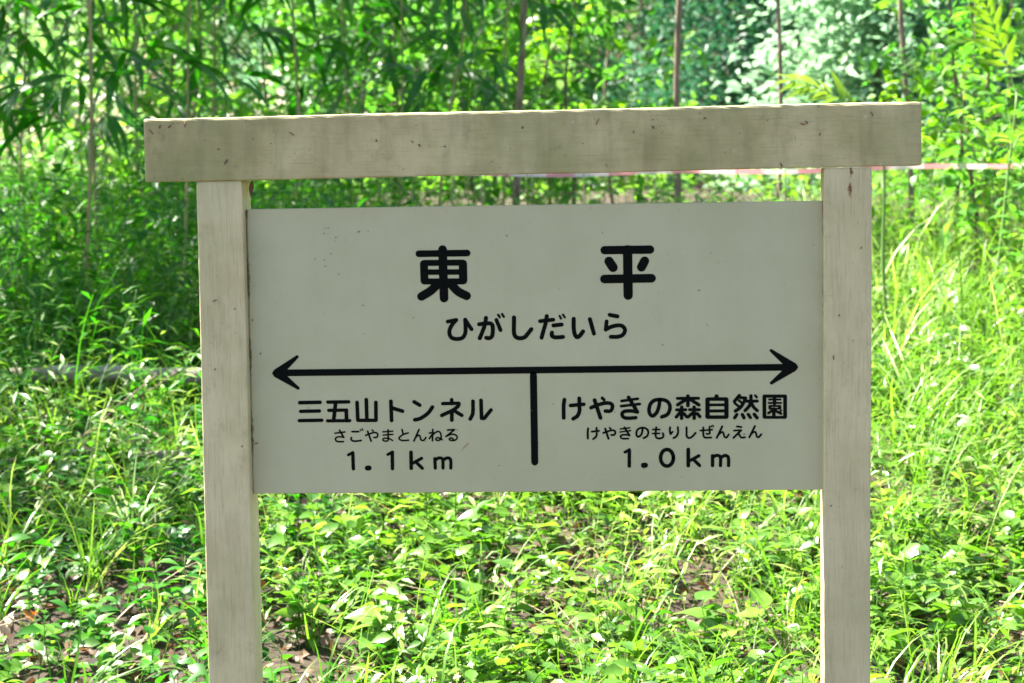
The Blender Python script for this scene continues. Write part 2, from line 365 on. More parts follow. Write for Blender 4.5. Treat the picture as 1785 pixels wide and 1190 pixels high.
GLYPHS = [
 ('character', [((129,129),0,[(-2199,1861),(-1267,1862)]),((168,168),0,[(-1740,1935),(-1728,1001)]),((154,154),0,[(-2104,1663),(-2099,1343)]),((117,117),0,[(-2101,1682),(-1354,1680)]),((160,160),0,[(-1354,1658),(-1352,1341)]),((106,106),0,[(-2093,1506),(-1357,1500)]),((117,117),0,[(-2097,1326),(-1354,1319)]),((166,166),1,[(-1841,1275),(-1988,1143),(-2163,1039)]),((166,166),1,[(-1595,1272),(-1452,1125),(-1292,1040)])]),
 ('character', [((161,161),0,[(1370,1881),(2239,1881)]),((179,179),0,[(1809,1884),(1810,1013)]),((179,179),0,[(1452,1668),(1528,1549)]),((173,173),0,[(2133,1665),(2070,1548)]),((167,167),0,[(1360,1329),(2259,1333)])]),
 ('character', [((76,76),0,[(-1665,548),(-1501,578)]),((79,79),1,[(-1501,578),(-1571,500),(-1625,406),(-1635,321),(-1596,237),(-1491,210),(-1385,234),(-1331,318),(-1322,423),(-1327,581)]),((76,76),0,[(-1327,581),(-1208,396)])]),
 ('character', [((80,80),1,[(-1059,489),(-938,503),(-843,502),(-802,459),(-797,365),(-815,259),(-869,220),(-927,227)]),((79,79),1,[(-925,613),(-949,482),(-998,346),(-1053,220)]),((76,76),0,[(-726,569),(-650,373)]),((48,48),0,[(-691,668),(-660,621)]),((48,48),0,[(-614,680),(-583,630)])]),
 ('character', [((82,82),1,[(-385,612),(-389,465),(-390,328),(-363,244),(-279,211),(-184,233),(-120,304),(-56,382)])]),
 ('character', [((77,77),0,[(115,535),(367,561)]),((79,79),1,[(245,631),(219,490),(175,343),(139,217)]),((44,44),0,[(492,633),(517,581)]),((44,44),0,[(557,656),(590,603)]),((79,79),0,[(371,451),(528,465)]),((80,80),1,[(340,312),(337,257),(383,225),(457,221),(551,228)])]),
 ('character', [((82,82),1,[(761,573),(759,452),(768,315),(803,231),(845,225),(887,261),(936,329)]),((79,79),1,[(1072,562),(1105,437),(1145,285)])]),
 ('character', [((79,79),0,[(1453,641),(1599,610)]),((76,76),0,[(1392,516),(1373,361)]),((78,78),1,[(1373,359),(1455,402),(1560,432),(1665,434),(1727,388),(1739,325),(1694,252),(1599,219),(1468,218)])]),
 ('character', [((73,73),0,[(-4571,-992),(-4174,-988)]),((69,69),0,[(-4556,-1161),(-4189,-1157)]),((69,69),0,[(-4585,-1341),(-4147,-1338)])]),
 ('character', [((69,69),0,[(-4021,-986),(-3616,-985)]),((76,76),0,[(-3869,-993),(-3916,-1347)]),((67,67),0,[(-4008,-1147),(-3658,-1144)]),((76,76),0,[(-3666,-1153),(-3663,-1350)]),((65,65),0,[(-4035,-1350),(-3601,-1350)])]),
 ('character', [((74,74),0,[(-3453,-997),(-3445,-1335)]),((74,74),0,[(-3272,-945),(-3268,-1336)]),((74,74),0,[(-3087,-1001),(-3090,-1338)]),((69,69),0,[(-3445,-1346),(-3090,-1349)])]),
 ('character', [((74,74),0,[(-2794,-981),(-2788,-1354)]),((74,74),0,[(-2768,-1114),(-2572,-1176)])]),
 ('character', [((74,74),0,[(-2344,-997),(-2237,-1062)]),((74,74),1,[(-1991,-1101),(-2062,-1201),(-2165,-1285),(-2255,-1329),(-2336,-1345)])]),
 ('character', [((72,72),0,[(-1615,-961),(-1614,-1037)]),((69,69),0,[(-1790,-1036),(-1482,-1032)]),((74,74),1,[(-1474,-1039),(-1500,-1094),(-1602,-1172),(-1715,-1221),(-1811,-1265)]),((74,74),0,[(-1615,-1172),(-1619,-1357)]),((72,72),0,[(-1557,-1184),(-1424,-1267)])]),
 ('character', [((74,74),1,[(-1204,-996),(-1205,-1153),(-1217,-1254),(-1263,-1340)]),((74,74),0,[(-1048,-981),(-1042,-1328)]),((72,72),1,[(-1033,-1325),(-994,-1329),(-932,-1257),(-857,-1168)])]),
 ('character', [((76,76),1,[(561,-981),(545,-1101),(543,-1333)]),((73,73),0,[(677,-1096),(933,-1075)]),((76,76),1,[(847,-960),(848,-1117),(847,-1208),(806,-1299),(725,-1353)])]),
 ('character', [((73,73),1,[(1071,-1142),(1211,-1088),(1355,-1054),(1458,-1070),(1483,-1136),(1443,-1207),(1346,-1210)]),((63,63),0,[(1288,-958),(1323,-991)]),((76,76),0,[(1141,-996),(1250,-1340)])]),
 ('character', [((55,55),0,[(1659,-1018),(1971,-978)]),((55,55),0,[(1649,-1118),(2008,-1080)]),((73,73),0,[(1794,-950),(1961,-1234)]),((71,71),1,[(1961,-1234),(1832,-1211),(1702,-1223),(1665,-1281),(1707,-1340),(1804,-1351),(1927,-1342)])]),
 ('character', [((73,73),1,[(2390,-1014),(2376,-1118),(2336,-1235),(2258,-1312),(2200,-1273),(2184,-1181),(2215,-1078),(2287,-1013),(2391,-997),(2507,-1018),(2577,-1094),(2580,-1198),(2529,-1289),(2426,-1333)])]),
 ('character', [((60,60),0,[(2729,-978),(3133,-980)]),((71,71),0,[(2930,-935),(2929,-1117)]),((68,68),0,[(2888,-1006),(2732,-1102)]),((68,68),0,[(2984,-1007),(3138,-1106)]),((60,60),0,[(2711,-1199),(2886,-1198)]),((68,68),0,[(2809,-1148),(2806,-1363)]),((65,65),0,[(2775,-1252),(2703,-1336)]),((60,60),0,[(2853,-1272),(2904,-1338)]),((60,60),0,[(2959,-1198),(3148,-1199)]),((68,68),0,[(3047,-1150),(3045,-1365)]),((63,63),0,[(3008,-1267),(2929,-1338)]),((65,65),0,[(3104,-1274),(3155,-1333)])]),
 ('character', [((86,86),0,[(3304,-1007),(3301,-1335)]),((84,84),0,[(3665,-1011),(3662,-1338)]),((71,71),0,[(3307,-997),(3665,-1000)]),((71,71),0,[(3303,-1345),(3662,-1348)]),((55,55),0,[(3332,-1110),(3641,-1111)]),((60,60),0,[(3330,-1227),(3640,-1227)]),((86,86),0,[(3477,-949),(3477,-986)])]),
 ('character', [((65,65),0,[(3912,-933),(3817,-1048)]),((63,63),0,[(3934,-976),(4027,-983)]),((68,68),1,[(4031,-988),(3990,-1077),(3928,-1166),(3834,-1232)]),((47,47),0,[(3902,-1027),(3964,-1081)]),((50,50),0,[(3822,-1080),(3901,-1146)]),((61,61),0,[(4053,-1046),(4253,-1045)]),((67,67),1,[(4134,-944),(4128,-1051),(4097,-1140),(4020,-1225)]),((65,65),1,[(4137,-1074),(4181,-1159),(4251,-1227)]),((47,47),0,[(4214,-936),(4244,-972)]),((65,65),0,[(3860,-1300),(3819,-1362)]),((67,67),0,[(3966,-1301),(3997,-1364)]),((63,63),0,[(4077,-1297),(4120,-1360)]),((67,67),0,[(4193,-1298),(4246,-1366)])]),
 ('character', [((74,74),0,[(4389,-955),(4386,-1349)]),((74,74),0,[(4783,-959),(4780,-1353)]),((65,65),0,[(4389,-951),(4783,-955)]),((58,58),0,[(4386,-1358),(4780,-1362)]),((70,70),0,[(4582,-957),(4581,-1091)]),((40,40),0,[(4479,-1017),(4696,-1019)]),((40,40),0,[(4468,-1083),(4705,-1084)]),((40,40),0,[(4487,-1140),(4687,-1142)]),((36,36),0,[(4487,-1193),(4686,-1195)]),((61,61),0,[(4491,-1150),(4494,-1185)]),((63,63),0,[(4678,-1152),(4677,-1186)]),((68,68),0,[(4567,-1199),(4567,-1320)]),((52,52),0,[(4557,-1216),(4464,-1278)]),((52,52),1,[(4593,-1226),(4646,-1262),(4703,-1289)]),((38,38),0,[(4708,-1227),(4668,-1260)])]),
 ('character', [((33,33),0,[(-3895,-1592),(-3701,-1570)]),((36,36),0,[(-3806,-1537),(-3726,-1673)]),((33,33),1,[(-3723,-1676),(-3797,-1662),(-3858,-1671),(-3889,-1705),(-3867,-1746),(-3814,-1758),(-3732,-1757)])]),
 ('character', [((37,37),0,[(-3562,-1565),(-3431,-1566)]),((37,37),1,[(-3576,-1681),(-3584,-1715),(-3551,-1744),(-3491,-1750),(-3389,-1739)]),((25,25),0,[(-3398,-1525),(-3387,-1548)]),((25,25),0,[(-3364,-1510),(-3348,-1541)])]),
 ('character', [((34,34),1,[(-3297,-1641),(-3218,-1609),(-3142,-1587),(-3082,-1595),(-3062,-1633),(-3084,-1678),(-3140,-1681)]),((31,31),0,[(-3171,-1538),(-3149,-1557)]),((37,37),0,[(-3258,-1560),(-3194,-1752)])]),
 ('character', [((31,31),0,[(-2962,-1574),(-2770,-1563)]),((31,31),0,[(-2955,-1638),(-2771,-1624)]),((36,36),0,[(-2860,-1537),(-2859,-1714)]),((31,31),1,[(-2859,-1699),(-2867,-1744),(-2913,-1754),(-2961,-1739),(-2953,-1705),(-2904,-1698),(-2844,-1706),(-2777,-1743)])]),
 ('character', [((36,36),0,[(-2589,-1536),(-2572,-1604)]),((34,34),1,[(-2470,-1599),(-2561,-1626),(-2629,-1671),(-2649,-1708),(-2615,-1738),(-2563,-1746),(-2466,-1741)])]),
 ('character', [((36,36),0,[(-2258,-1535),(-2361,-1755)]),((34,34),1,[(-2338,-1703),(-2292,-1655),(-2254,-1648),(-2236,-1689),(-2226,-1730),(-2196,-1749),(-2158,-1735),(-2128,-1690)])]),
 ('character', [((34,34),0,[(-1992,-1537),(-2001,-1755)]),((34,34),0,[(-2059,-1604),(-1980,-1598)]),((34,34),0,[(-1984,-1605),(-2061,-1713)]),((33,33),1,[(-1992,-1639),(-1931,-1590),(-1879,-1576),(-1842,-1610),(-1832,-1670),(-1840,-1722),(-1889,-1750),(-1932,-1737),(-1926,-1705),(-1881,-1699),(-1814,-1738)])]),
 ('character', [((34,34),0,[(-1706,-1551),(-1571,-1541)]),((34,34),0,[(-1571,-1545),(-1738,-1674)]),((33,33),1,[(-1731,-1671),(-1648,-1638),(-1580,-1635),(-1529,-1665),(-1522,-1703),(-1560,-1747),(-1627,-1754),(-1672,-1739),(-1664,-1710),(-1627,-1705),(-1590,-1736)])]),
 ('character', [((41,41),1,[(1009,-1543),(1000,-1630),(1002,-1738)]),((39,39),0,[(1080,-1605),(1218,-1591)]),((41,41),1,[(1171,-1534),(1174,-1622),(1171,-1673),(1150,-1714),(1104,-1749)])]),
 ('character', [((39,39),1,[(1299,-1633),(1386,-1603),(1468,-1581),(1524,-1599),(1528,-1645),(1497,-1674),(1451,-1673)]),((35,35),0,[(1423,-1531),(1443,-1552)]),((43,43),0,[(1338,-1551),(1399,-1744)])]),
 ('character', [((31,31),0,[(1629,-1559),(1809,-1537)]),((31,31),0,[(1622,-1617),(1824,-1591)]),((41,41),0,[(1708,-1529),(1803,-1683)]),((37,37),1,[(1803,-1683),(1731,-1670),(1655,-1677),(1631,-1708),(1659,-1741),(1720,-1747),(1781,-1745)])]),
 ('character', [((41,41),1,[(2054,-1547),(2048,-1619),(2021,-1680),(1975,-1712),(1940,-1685),(1938,-1628),(1962,-1572),(2023,-1542),(2094,-1542),(2150,-1579),(2164,-1640),(2138,-1702),(2072,-1740)])]),
 ('character', [((41,41),1,[(2318,-1534),(2307,-1631),(2306,-1703),(2331,-1739),(2392,-1747),(2443,-1725),(2454,-1679),(2439,-1648)]),((35,35),0,[(2249,-1575),(2382,-1576)]),((35,35),0,[(2246,-1651),(2378,-1650)])]),
 ('character', [((43,43),1,[(2582,-1537),(2578,-1603),(2591,-1665)]),((37,37),0,[(2591,-1665),(2632,-1622)]),((41,41),1,[(2731,-1533),(2736,-1625),(2719,-1681),(2688,-1722),(2647,-1742)])]),
 ('character', [((41,41),1,[(2898,-1539),(2897,-1636),(2899,-1703),(2931,-1741),(2982,-1734),(3028,-1694),(3069,-1648)])]),
 ('character', [((35,35),0,[(3161,-1603),(3389,-1588)]),((39,39),1,[(3219,-1542),(3216,-1639),(3226,-1716),(3266,-1740),(3367,-1738)]),((37,37),1,[(3337,-1533),(3338,-1610),(3340,-1656),(3307,-1671),(3279,-1665)]),((27,27),0,[(3365,-1513),(3382,-1533)]),((27,27),0,[(3400,-1503),(3415,-1526)])]),
 ('character', [((41,41),0,[(3580,-1525),(3474,-1744)]),((39,39),1,[(3500,-1693),(3551,-1647),(3591,-1637),(3611,-1684),(3621,-1725),(3661,-1740),(3702,-1684)])]),
 ('character', [((39,39),0,[(3861,-1530),(3944,-1541)]),((37,37),0,[(3804,-1609),(3941,-1600)]),((41,41),0,[(3941,-1603),(3793,-1748)]),((39,39),1,[(3854,-1691),(3900,-1681),(3925,-1727),(3955,-1746),(4011,-1738)])]),
 ('character', [((41,41),0,[(4204,-1525),(4096,-1741)]),((39,39),1,[(4122,-1688),(4168,-1647),(4209,-1638),(4228,-1679),(4238,-1725),(4273,-1740),(4324,-1685)])]),
 ('numeral', [((57,57),0,[(-3642,-2017),(-3556,-1972)]),((68,68),0,[(-3556,-1976),(-3551,-2288)])]),
 ('decimal_point', [((99,99),0,[(-3279,-2277),(-3243,-2275)])]),
 ('numeral', [((57,57),0,[(-2875,-2017),(-2786,-1969)]),((71,71),0,[(-2786,-1972),(-2789,-2290)])]),
 ('letter', [((73,73),0,[(-2422,-1977),(-2423,-2287)]),((63,63),0,[(-2383,-2185),(-2218,-2095)]),((65,65),0,[(-2324,-2173),(-2208,-2289)])]),
 ('letter', [((65,65),0,[(-1962,-2103),(-1956,-2287)]),((63,63),1,[(-1954,-2130),(-1890,-2093),(-1825,-2100),(-1806,-2150),(-1807,-2288)]),((63,63),1,[(-1799,-2131),(-1733,-2095),(-1674,-2102),(-1653,-2158),(-1655,-2289)])]),
 ('numeral', [((57,57),0,[(1711,-2008),(1794,-1964)]),((68,68),0,[(1796,-1964),(1792,-2277)])]),
 ('decimal_point', [((102,102),0,[(2065,-2265),(2101,-2263)])]),
 ('numeral', [((73,73),1,[(2640,-2124),(2623,-2203),(2577,-2261),(2515,-2282),(2454,-2260),(2410,-2201),(2394,-2122),(2412,-2042),(2457,-1984),(2519,-1963),(2580,-1985),(2624,-2044),(2640,-2124)])]),
 ('letter', [((73,73),0,[(2926,-1965),(2923,-2276)]),((65,65),0,[(2963,-2178),(3129,-2088)]),((65,65),0,[(3027,-2162),(3140,-2277)])]),
 ('letter', [((68,68),0,[(3390,-2090),(3388,-2279)]),((65,65),1,[(3390,-2123),(3454,-2087),(3519,-2094),(3542,-2144),(3540,-2281)]),((65,65),1,[(3551,-2124),(3622,-2088),(3674,-2102),(3695,-2151),(3694,-2282)])]),
 ('double_arrow', [((131,131),0,[(-4956,-410),(4844,-401)]),((185,60),0,[(-4992,-415),(-4600,-99)]),((185,60),0,[(-4992,-415),(-4595,-710)]),((72,72),0,[(-5059,-415),(-4956,-416)]),((185,60),0,[(4931,-399),(4524,-78)]),((185,60),0,[(4931,-399),(4525,-700)]),((72,72),0,[(4931,-399),(4999,-400)])]),
 ('divider_bar', [((137,137),0,[(-29,-505),(-28,-2183)])]),
]

# ------------------------------------------------------------------ ground
def build_ground():
    xs = np.concatenate([np.linspace(-70, -7, 22), np.arange(-6.5, 6.51, 0.12), np.linspace(7, 70, 22)])
    ys = np.concatenate([np.linspace(-40, -2, 16), np.arange(-1.5, 13.01, 0.12), np.linspace(14, 120, 60)])
    X, Y = np.meshgrid(xs, ys)
    fine = smoothstep(-6.5, -5.5, X)*(1-smoothstep(5.5, 6.5, X))*smoothstep(-1, 0, Y)*(1-smoothstep(12, 13, Y))
    Z = H(X, Y)+fine*rng.normal(0, .008, X.shape)
    nx, ny = len(xs), len(ys)
    i = np.arange(ny-1)[:, None]*nx+np.arange(nx-1)[None]
    F = np.stack([i, i+1, i+nx+1, i+nx], -1).reshape(-1, 4)
    me = mesh_np('ground', np.stack([X, Y, Z], -1).reshape(-1, 3), F, smooth=True)
    mt, n, out = new_mat('forest_floor')
    geo = N(n, 'ShaderNodeNewGeometry')
    a = N(n, 'ShaderNodeTexNoise', i_Scale=9.0, i_Detail=8.0, i_Roughness=.7); n.links.new(geo.outputs['Position'], a.inputs['Vector'])
    v = N(n, 'ShaderNodeTexVoronoi', i_Scale=42.0); n.links.new(geo.outputs['Position'], v.inputs['Vector'])
    c1 = ramp(n, a.outputs[0], [(.3, (.010, .006, .003)), (.5, (.026, .016, .007)), (.7, (.058, .039, .018))])
    c2 = ramp(n, v.outputs['Color'], [(.2, (.014, .008, .004)), (.8, (.085, .054, .025))])
    mx = N(n, 'ShaderNodeMix', data_type='RGBA', i_0=.45); n.links.new(c1, mx.inputs[6]); n.links.new(c2, mx.inputs[7])
    pb = N(n, 'ShaderNodeBsdfPrincipled', i_Roughness=.95); n.links.new(mx.outputs[2], pb.inputs['Base Color'])
    bp = N(n, 'ShaderNodeBump', i_Strength=.8, i_Distance=.02); n.links.new(a.outputs[0], bp.inputs['Height']); n.links.new(bp.outputs[0], pb.inputs['Normal'])
    n.links.new(pb.outputs[0], out.inputs[0])
    tag(link('ground', me, mt), kind='structure')
build_ground()

# ------------------------------------------------------------------ the sign
ZC = 1.0673                                    # centre of the board
def timber(name, mat, parent, A, B, ha, hb, hv0, hv1, axis, bev=.004, seg=60, noise=.0006, topbev=None):
    """squared timber from A to B with worn edges; ha/hb half sizes across (first cross axis) at both ends"""
    A, B = np.array(A, float), np.array(B, float)
    r = np.random.default_rng(len(name)*7+int(abs(A[0])*100))
    t = np.concatenate([[0, .0022], np.linspace(.006, .994, seg), [.9978, 1]])
    V = []
    for k, tt in enumerate(t):
        c = A+(B-A)*tt
        u = ha+(hb-ha)*tt; v = hv0+(hv1-hv0)*tt
        s = {0: .0016, 1: .0005}.get(min(k, len(t)-1-k), 0)
        pts = []
        for (sx, sy) in ((1, 1), (-1, 1), (-1, -1), (1, -1)):
            b = (topbev if (topbev and sy > 0) else bev)*(1+.07*math.sin(tt*17+sx)+.08*math.sin(tt*131+sy*2)+.08*math.sin(tt*293))
            q = [(u-b*.0-s, v-b-s), (u-b*.3-s, v-b*.3-s), (u-b-s, v-s)]
            if (sx*sy) < 0: q = q[::-1]
            pts += [(sx*x, sy*y) for x, y in q]
        for x, y in pts:
            x += r.normal(0, noise*.4)+noise*math.sin(tt*21+y*80); y += r.normal(0, noise*.4)+noise*.8*math.sin(tt*13+x*60)
            V.append(c+(np.array([0, x, y]) if axis == 'x' else np.array([y, x, 0])))
    F = []
    m_ = 12
    for i in range(len(t)-1):
        for k in range(m_):
            F.append((i*m_+k, i*m_+(k+1) % m_, (i+1)*m_+(k+1) % m_, (i+1)*m_+k))
    V = [tuple(q) for q in V]
    F.append(tuple(range(m_))[::-1]); F.append(tuple((len(t)-1)*m_+k for k in range(m_)))
    me = bpy.data.meshes.new(name); me.from_pydata(V, [], F); me.update()
    return link(name, me, mat, parent)

sign = empty('trail_sign')
tag(sign, 'cream painted wooden trail sign with black Japanese lettering and a double-headed arrow', 'sign')
beam = timber('beam', M['beam'], sign, (-.7412, .018, ZC+.3919), (.7345, .018, ZC+.4000), .052, .052, .0606, .0598, 'x', .0024, 90, .0006, topbev=.005)
pl = timber('post', M['post'], sign, (-.5965, .015, -.06), (-.5986, .015, ZC+.3313), .045, .045, .0463, .0443, 'z', .0028, 60, .0004)
pr = timber('post', M['post_rust'], sign, (.5865, .015, -.06), (.5976, .015, ZC+.3385), .045, .045, .0436, .0450, 'z', .0028, 60, .0004)
pl['label'] = 'post with algae along its inner edge'; pr['label'] = 'post with rust stains below the beam'

def board_mesh():
    w, h, t, b = .5530, .2764, .011, .0012
    V, F = [], []
    for (y, s) in ((.0+b, 0), (0, b), (2*t, 0)):
        V += [(-w+s, y, ZC-h+s), (w-s, y, ZC-h+s), (w-s, y, ZC+h-s), (-w+s, y, ZC+h-s)]
    F = [(4, 5, 6, 7), (11, 10, 9, 8)]
    for k in range(4):
        j = (k+1) % 4
        F += [(k, j, 4+j, 4+k), (8+k, 8+j, j, k)]
    me = bpy.data.meshes.new('board'); me.from_pydata(V, [], F); me.update(); return me
board = link('board', board_mesh(), M['board'], sign)

def catmull(P, k=7):
    P = [np.array(q, float) for q in P]
    if len(P) < 3: return P
    closed = np.linalg.norm(P[0]-P[-1]) < 2
    Q = [P[-2] if closed else 2*P[0]-P[1]]+P+[P[1] if closed else 2*P[-1]-P[-2]]
    out_ = []
    for i in range(1, len(Q)-2):
        a, b, c, d = Q[i-1:i+3]
        for s in range(k):
            t = s/k
            out_.append(.5*((2*b)+(c-a)*t+(2*a-5*b+4*c-d)*t*t+(3*b-a-3*c+d)*t**3))
    return out_+[P[-1]]

def glyph_mesh(name, strokes):
    """rounded strokes of cut vinyl; each stroke a hair above the one before it"""
    V, F = [], []
    for si, ((w0, w1), sm, pts) in enumerate(strokes):
        P = np.array(catmull(pts) if sm else pts, float)*1e-4
        n_ = len(P); W = np.linspace(w0, w1, n_)*.5e-4
        y = -.0004-.00003*si
        T = np.gradient(P, axis=0) if n_ > 2 else np.array([P[1]-P[0]]*2)
        T /= np.linalg.norm(T, axis=1)[:, None]; Nn = np.stack([-T[:, 1], T[:, 0]], 1)
        b = len(V)
        for i in range(n_):
            for s in (1, -1):
                q = P[i]+Nn[i]*W[i]*s; V.append((q[0], y, ZC+q[1]))
        F += [(b+2*i, b+2*i+1, b+2*i+3, b+2*i+2) for i in range(n_-1)]
        for i, sg in ((0, -1), (n_-1, 1)):
            c = len(V); K = 8
            for k in range(K+1):
                a = math.pi*k/K
                q = P[i]+Nn[i]*W[i]*math.cos(a)+T[i]*sg*W[i]*math.sin(a); V.append((q[0], y, ZC+q[1]))
            f = tuple(range(c, c+K+1)); F.append(f if sg > 0 else f[::-1])
    me = bpy.data.meshes.new(name); me.from_pydata(V, [], F); me.update(); return me
for nm, st in GLYPHS:
    link(nm, glyph_mesh(nm, st), M['ink'], board)

# seed husks and bark flecks stuck to the beam face
def fleck_mesh(L, W, bend):
    V, F = tube([(-L/2, 0, 0), (-L/6, -W*.3, bend*.6), (L/6, -W*.3, bend), (L/2, 0, 0)], [W*.25, W*.5, W*.5, W*.15], 4)
    return mesh_np('bark_fleck', V, F)
for (fx, fz, L, ang, c) in [(-.727, .427, .012, -50, 0), (-.709, .437, .008, 70, 1), (-.690, .437, .009, 35, 1), (-.660, .441, .014, 80, 0), (-.456, .419, .012, -35, 0),
                            (-.583, .368, .012, 52, 1), (-.598, .392, .004, -20, 0), (-.293, .404, .005, 90, 1), (-.225, .400, .006, -45, 0), (-.212, .393, .006, -60, 1),
                            (.128, .432, .015, 62, 0), (-.014, .424, .006, 70, 1), (.196, .412, .006, 80, 0), (.232, .420, .007, -50, 1), (.513, .421, .010, -18, 0),
                            (.520, .424, .007, -70, 1), (.546, .402, .007, 60, 0), (.642, .438, .010, -65, 0), (.472, .345, .009, -72, 1), (.33, .435, .005, 20, 1)]:
    o = link('bark_fleck', fleck_mesh(L, .0022+.0008*c, .001), M['stem_red'] if c == 0 else M['bark'], beam)
    o.location = (fx, -.0350, ZC+fz); o.rotation_euler = (0, R(-ang), 0)

# marks on posts and board, mossy strip in the left joint, dark strip for the gap at right
for (par, fx, fy, fz, L, ang) in [(pl, -.6125, -.0305, .102, .010, 20), (pl, -.574, -.0305, .086, .004, 60), (pl, -.615, -.0305, -.03, .005, 80), (pl, -.566, -.0305, -.18, .004, 40), (pr, .622, -.0305, .187, .004, 60),
                                  (pr, .58, -.0305, .06, .005, 88), (pr, .569, -.0305, -.02, .009, 90), (pr, .5625, -.0305, -.303, .004, 30), (board, -.545, -.0006, .062, .004, 80), (board, -.531, -.0006, -.003, .005, 85),
                                  (board, .3165, -.0006, .109, .003, 10), (board, -.543, -.0006, -.178, .007, 10), (board, -.05, -.0006, .218, .003, 0), (board, .40, -.0006, -.168, .004, 70), (board, -.335, -.0006, .23, .004, 50)]:
    o = link('bark_fleck', fleck_mesh(L, .0020, .0006), M['bark'], par); o.location = (fx, fy, ZC+fz); o.rotation_euler = (0, R(-ang), 0)
for k in range(22):
    fx, fz = rng.uniform(-.53, .53), rng.uniform(-.27, .27)
    if k < 9: fx, fz = -.39+rng.normal(0, .03), .215+rng.normal(0, .025)
    o = link('bark_fleck', fleck_mesh(rng.uniform(.0015, .004), .0013, .0002), M['bark'], board); o.location = (fx, -.0006, ZC+fz); o.rotation_euler = (0, rng.uniform(0, 3), 0)
def moss_gap(x, z0, z1, seed, w=.0028):
    r = np.random.default_rng(seed); n_ = 70
    P = np.stack([x+r.normal(0, .0005, n_), np.full(n_, -.0015)+r.normal(0, .0006, n_), np.linspace(z0, z1, n_)+ZC], 1)
    V, F = tube(P, w*np.clip(r.uniform(.2, 1.1, n_)*(.35+.65*np.sin(np.arange(n_)*.33+seed)), .12, 1.2), 5)
    return link('moss_gap_strip', mesh_np('moss_gap_strip', V, F), M['moss_gap'], sign)
M['moss_gap'] = rough_mat('moss_gap', (.07, .055, .016), (.26, .23, .10), 160, .95, .8)
moss_gap(-.5508, -.275, .274, 3); moss_gap(.5518, -.272, .276, 5, .0016)  # left: moss; right: dark strip standing in for the shaded gap
M['stain'] = rough_mat('brown_stain', (.26, .17, .06), (.36, .29, .15), 90, .7, .1)
link('stain', glyph_mesh('stain', [((6, 30), 1, [(-1440, -1960), (-1395, -1890), (-1350, -1855)]), ((30, 8), 1, [(-1350, -1855), (-1320, -1820), (-1300, -1800)])]), M['stain'], board)

# ------------------------------------------------------------------ trunks, logs, twigs
def curve_pts(A, B, n_=12, wobble=.02, sag=0.0, seed=0):
    r = np.random.default_rng(seed)
    A, B = np.array(A, float), np.array(B, float); t = np.linspace(0, 1, n_)
    P = A+(B-A)*t[:, None]
    ph = r.uniform(0, 6, 6)
    for k in range(3):
        P[:, k] += wobble*(np.sin(t*5+ph[k])-np.sin(ph[k])*(1-t)-np.sin(5+ph[k])*t+.4*np.sin(t*13+ph[k+3])-.4*np.sin(ph[k+3])*(1-t)-.4*np.sin(13+ph[k+3])*t)
    P[:, 2] += sag*np.sin(np.pi*t)
    return P

def log_obj(name, label, cat, P, r0, r1, mat, sides=10, stubs=()):
    e = empty(name, P[0]); tag(e, label, cat)
    V, F = tube(P-P[0], np.linspace(r0, r1, len(P))*(1+.10*np.sin(np.arange(len(P))*2.1)), sides)
    link('bark', mesh_np('bark', V, F, smooth=True), mat, e)
    for (i, d, L, rr) in stubs:
        Q = curve_pts(P[i]-P[0], P[i]-P[0]+np.array(d)*L, 6, .02*L, 0, i)
        V, F = tube(Q, np.linspace(rr, rr*.4, 6), 5)
        link('branch', mesh_np('branch', V, F, smooth=True), mat, e)
    return e
def on(x, y, dz=0.0): return np.array([x, y, float(H(x, y))+dz])
M['bleached'] = leaf_mat('bleached_leaf', [(0, (.30, .29, .20)), (1, (.60, .58, .45))], (1.1, 1.0, .8), .6, .3)
# ------------------------------------------------------------------ ground cover that nobody could count
def stilt(Ht, nl, Lf, Wf, lean):
    """stem of trailing grass with short lance leaves set alternately"""
    g = Geo(); n_ = 5; t = np.linspace(0, 1, n_+1)
    y = lean*Ht*t**1.7; z = Ht*t*(1-.25*lean*t)
    w = .0016*(1-.5*t)
    V = [];
    for i in range(n_+1): V += [(-w[i], y[i], z[i]), (w[i], y[i], z[i])]
    g.add(V, [(2*i, 2*i+1, 2*i+3, 2*i+2) for i in range(n_)], .6)
    for k in range(nl):
        q = (k+.6)/nl; c = np.array([0, lean*Ht*q**1.7, Ht*q*(1-.25*lean*q)])
        V, F = leaf(Lf*rng.uniform(.7, 1.15), Wf*rng.uniform(.8, 1.2), 2, rng.uniform(.2, .7), .2, .4)
        m3 = rot(rng.uniform(0, 6.28), rng.uniform(.05, .85), rng.uniform(-.4, .4))[0]
        g.add(V@m3.T+c, F, rng.uniform(.2, .9))
    return g.arrays()
def herb(Ht, nl, Lf, Wf, kind=0, seg=3):
    g = Geo(); P = curve_pts((0, 0, 0), (rng.normal(0, .15*Ht), rng.normal(0, .15*Ht), Ht), 4, .06*Ht, 0, int(rng.integers(999)))
    V, F = tube(P, [.002, .0018, .0014, .001], 3, False); g.add(V, F, .5)
    for k in range(nl):
        q = .25+.75*(k+.5)/nl; c = np.array([np.interp(q, [0, .33, .67, 1], P[:, j]) for j in range(3)])
        s = rng.uniform(.65, 1.1)*(1.1-.35*q)
        V, F = (heart_leaf(Lf*s, Wf*s, rng.uniform(.2, .6)) if kind == 1 else scale_leaf(Lf*s, Wf*s, rng.uniform(.1, .4)) if kind == 2 else leaf(Lf*s, Wf*s, seg, rng.uniform(.2, .6), .25, .38, stalk=.12*Lf))
        m3 = rot(k*2.4+rng.normal(0, .4), rng.uniform(-.15, .6), rng.normal(0, .3))[0]
        g.add(V@m3.T+c, F, rng.uniform(.2, .9))
    return g.arrays()
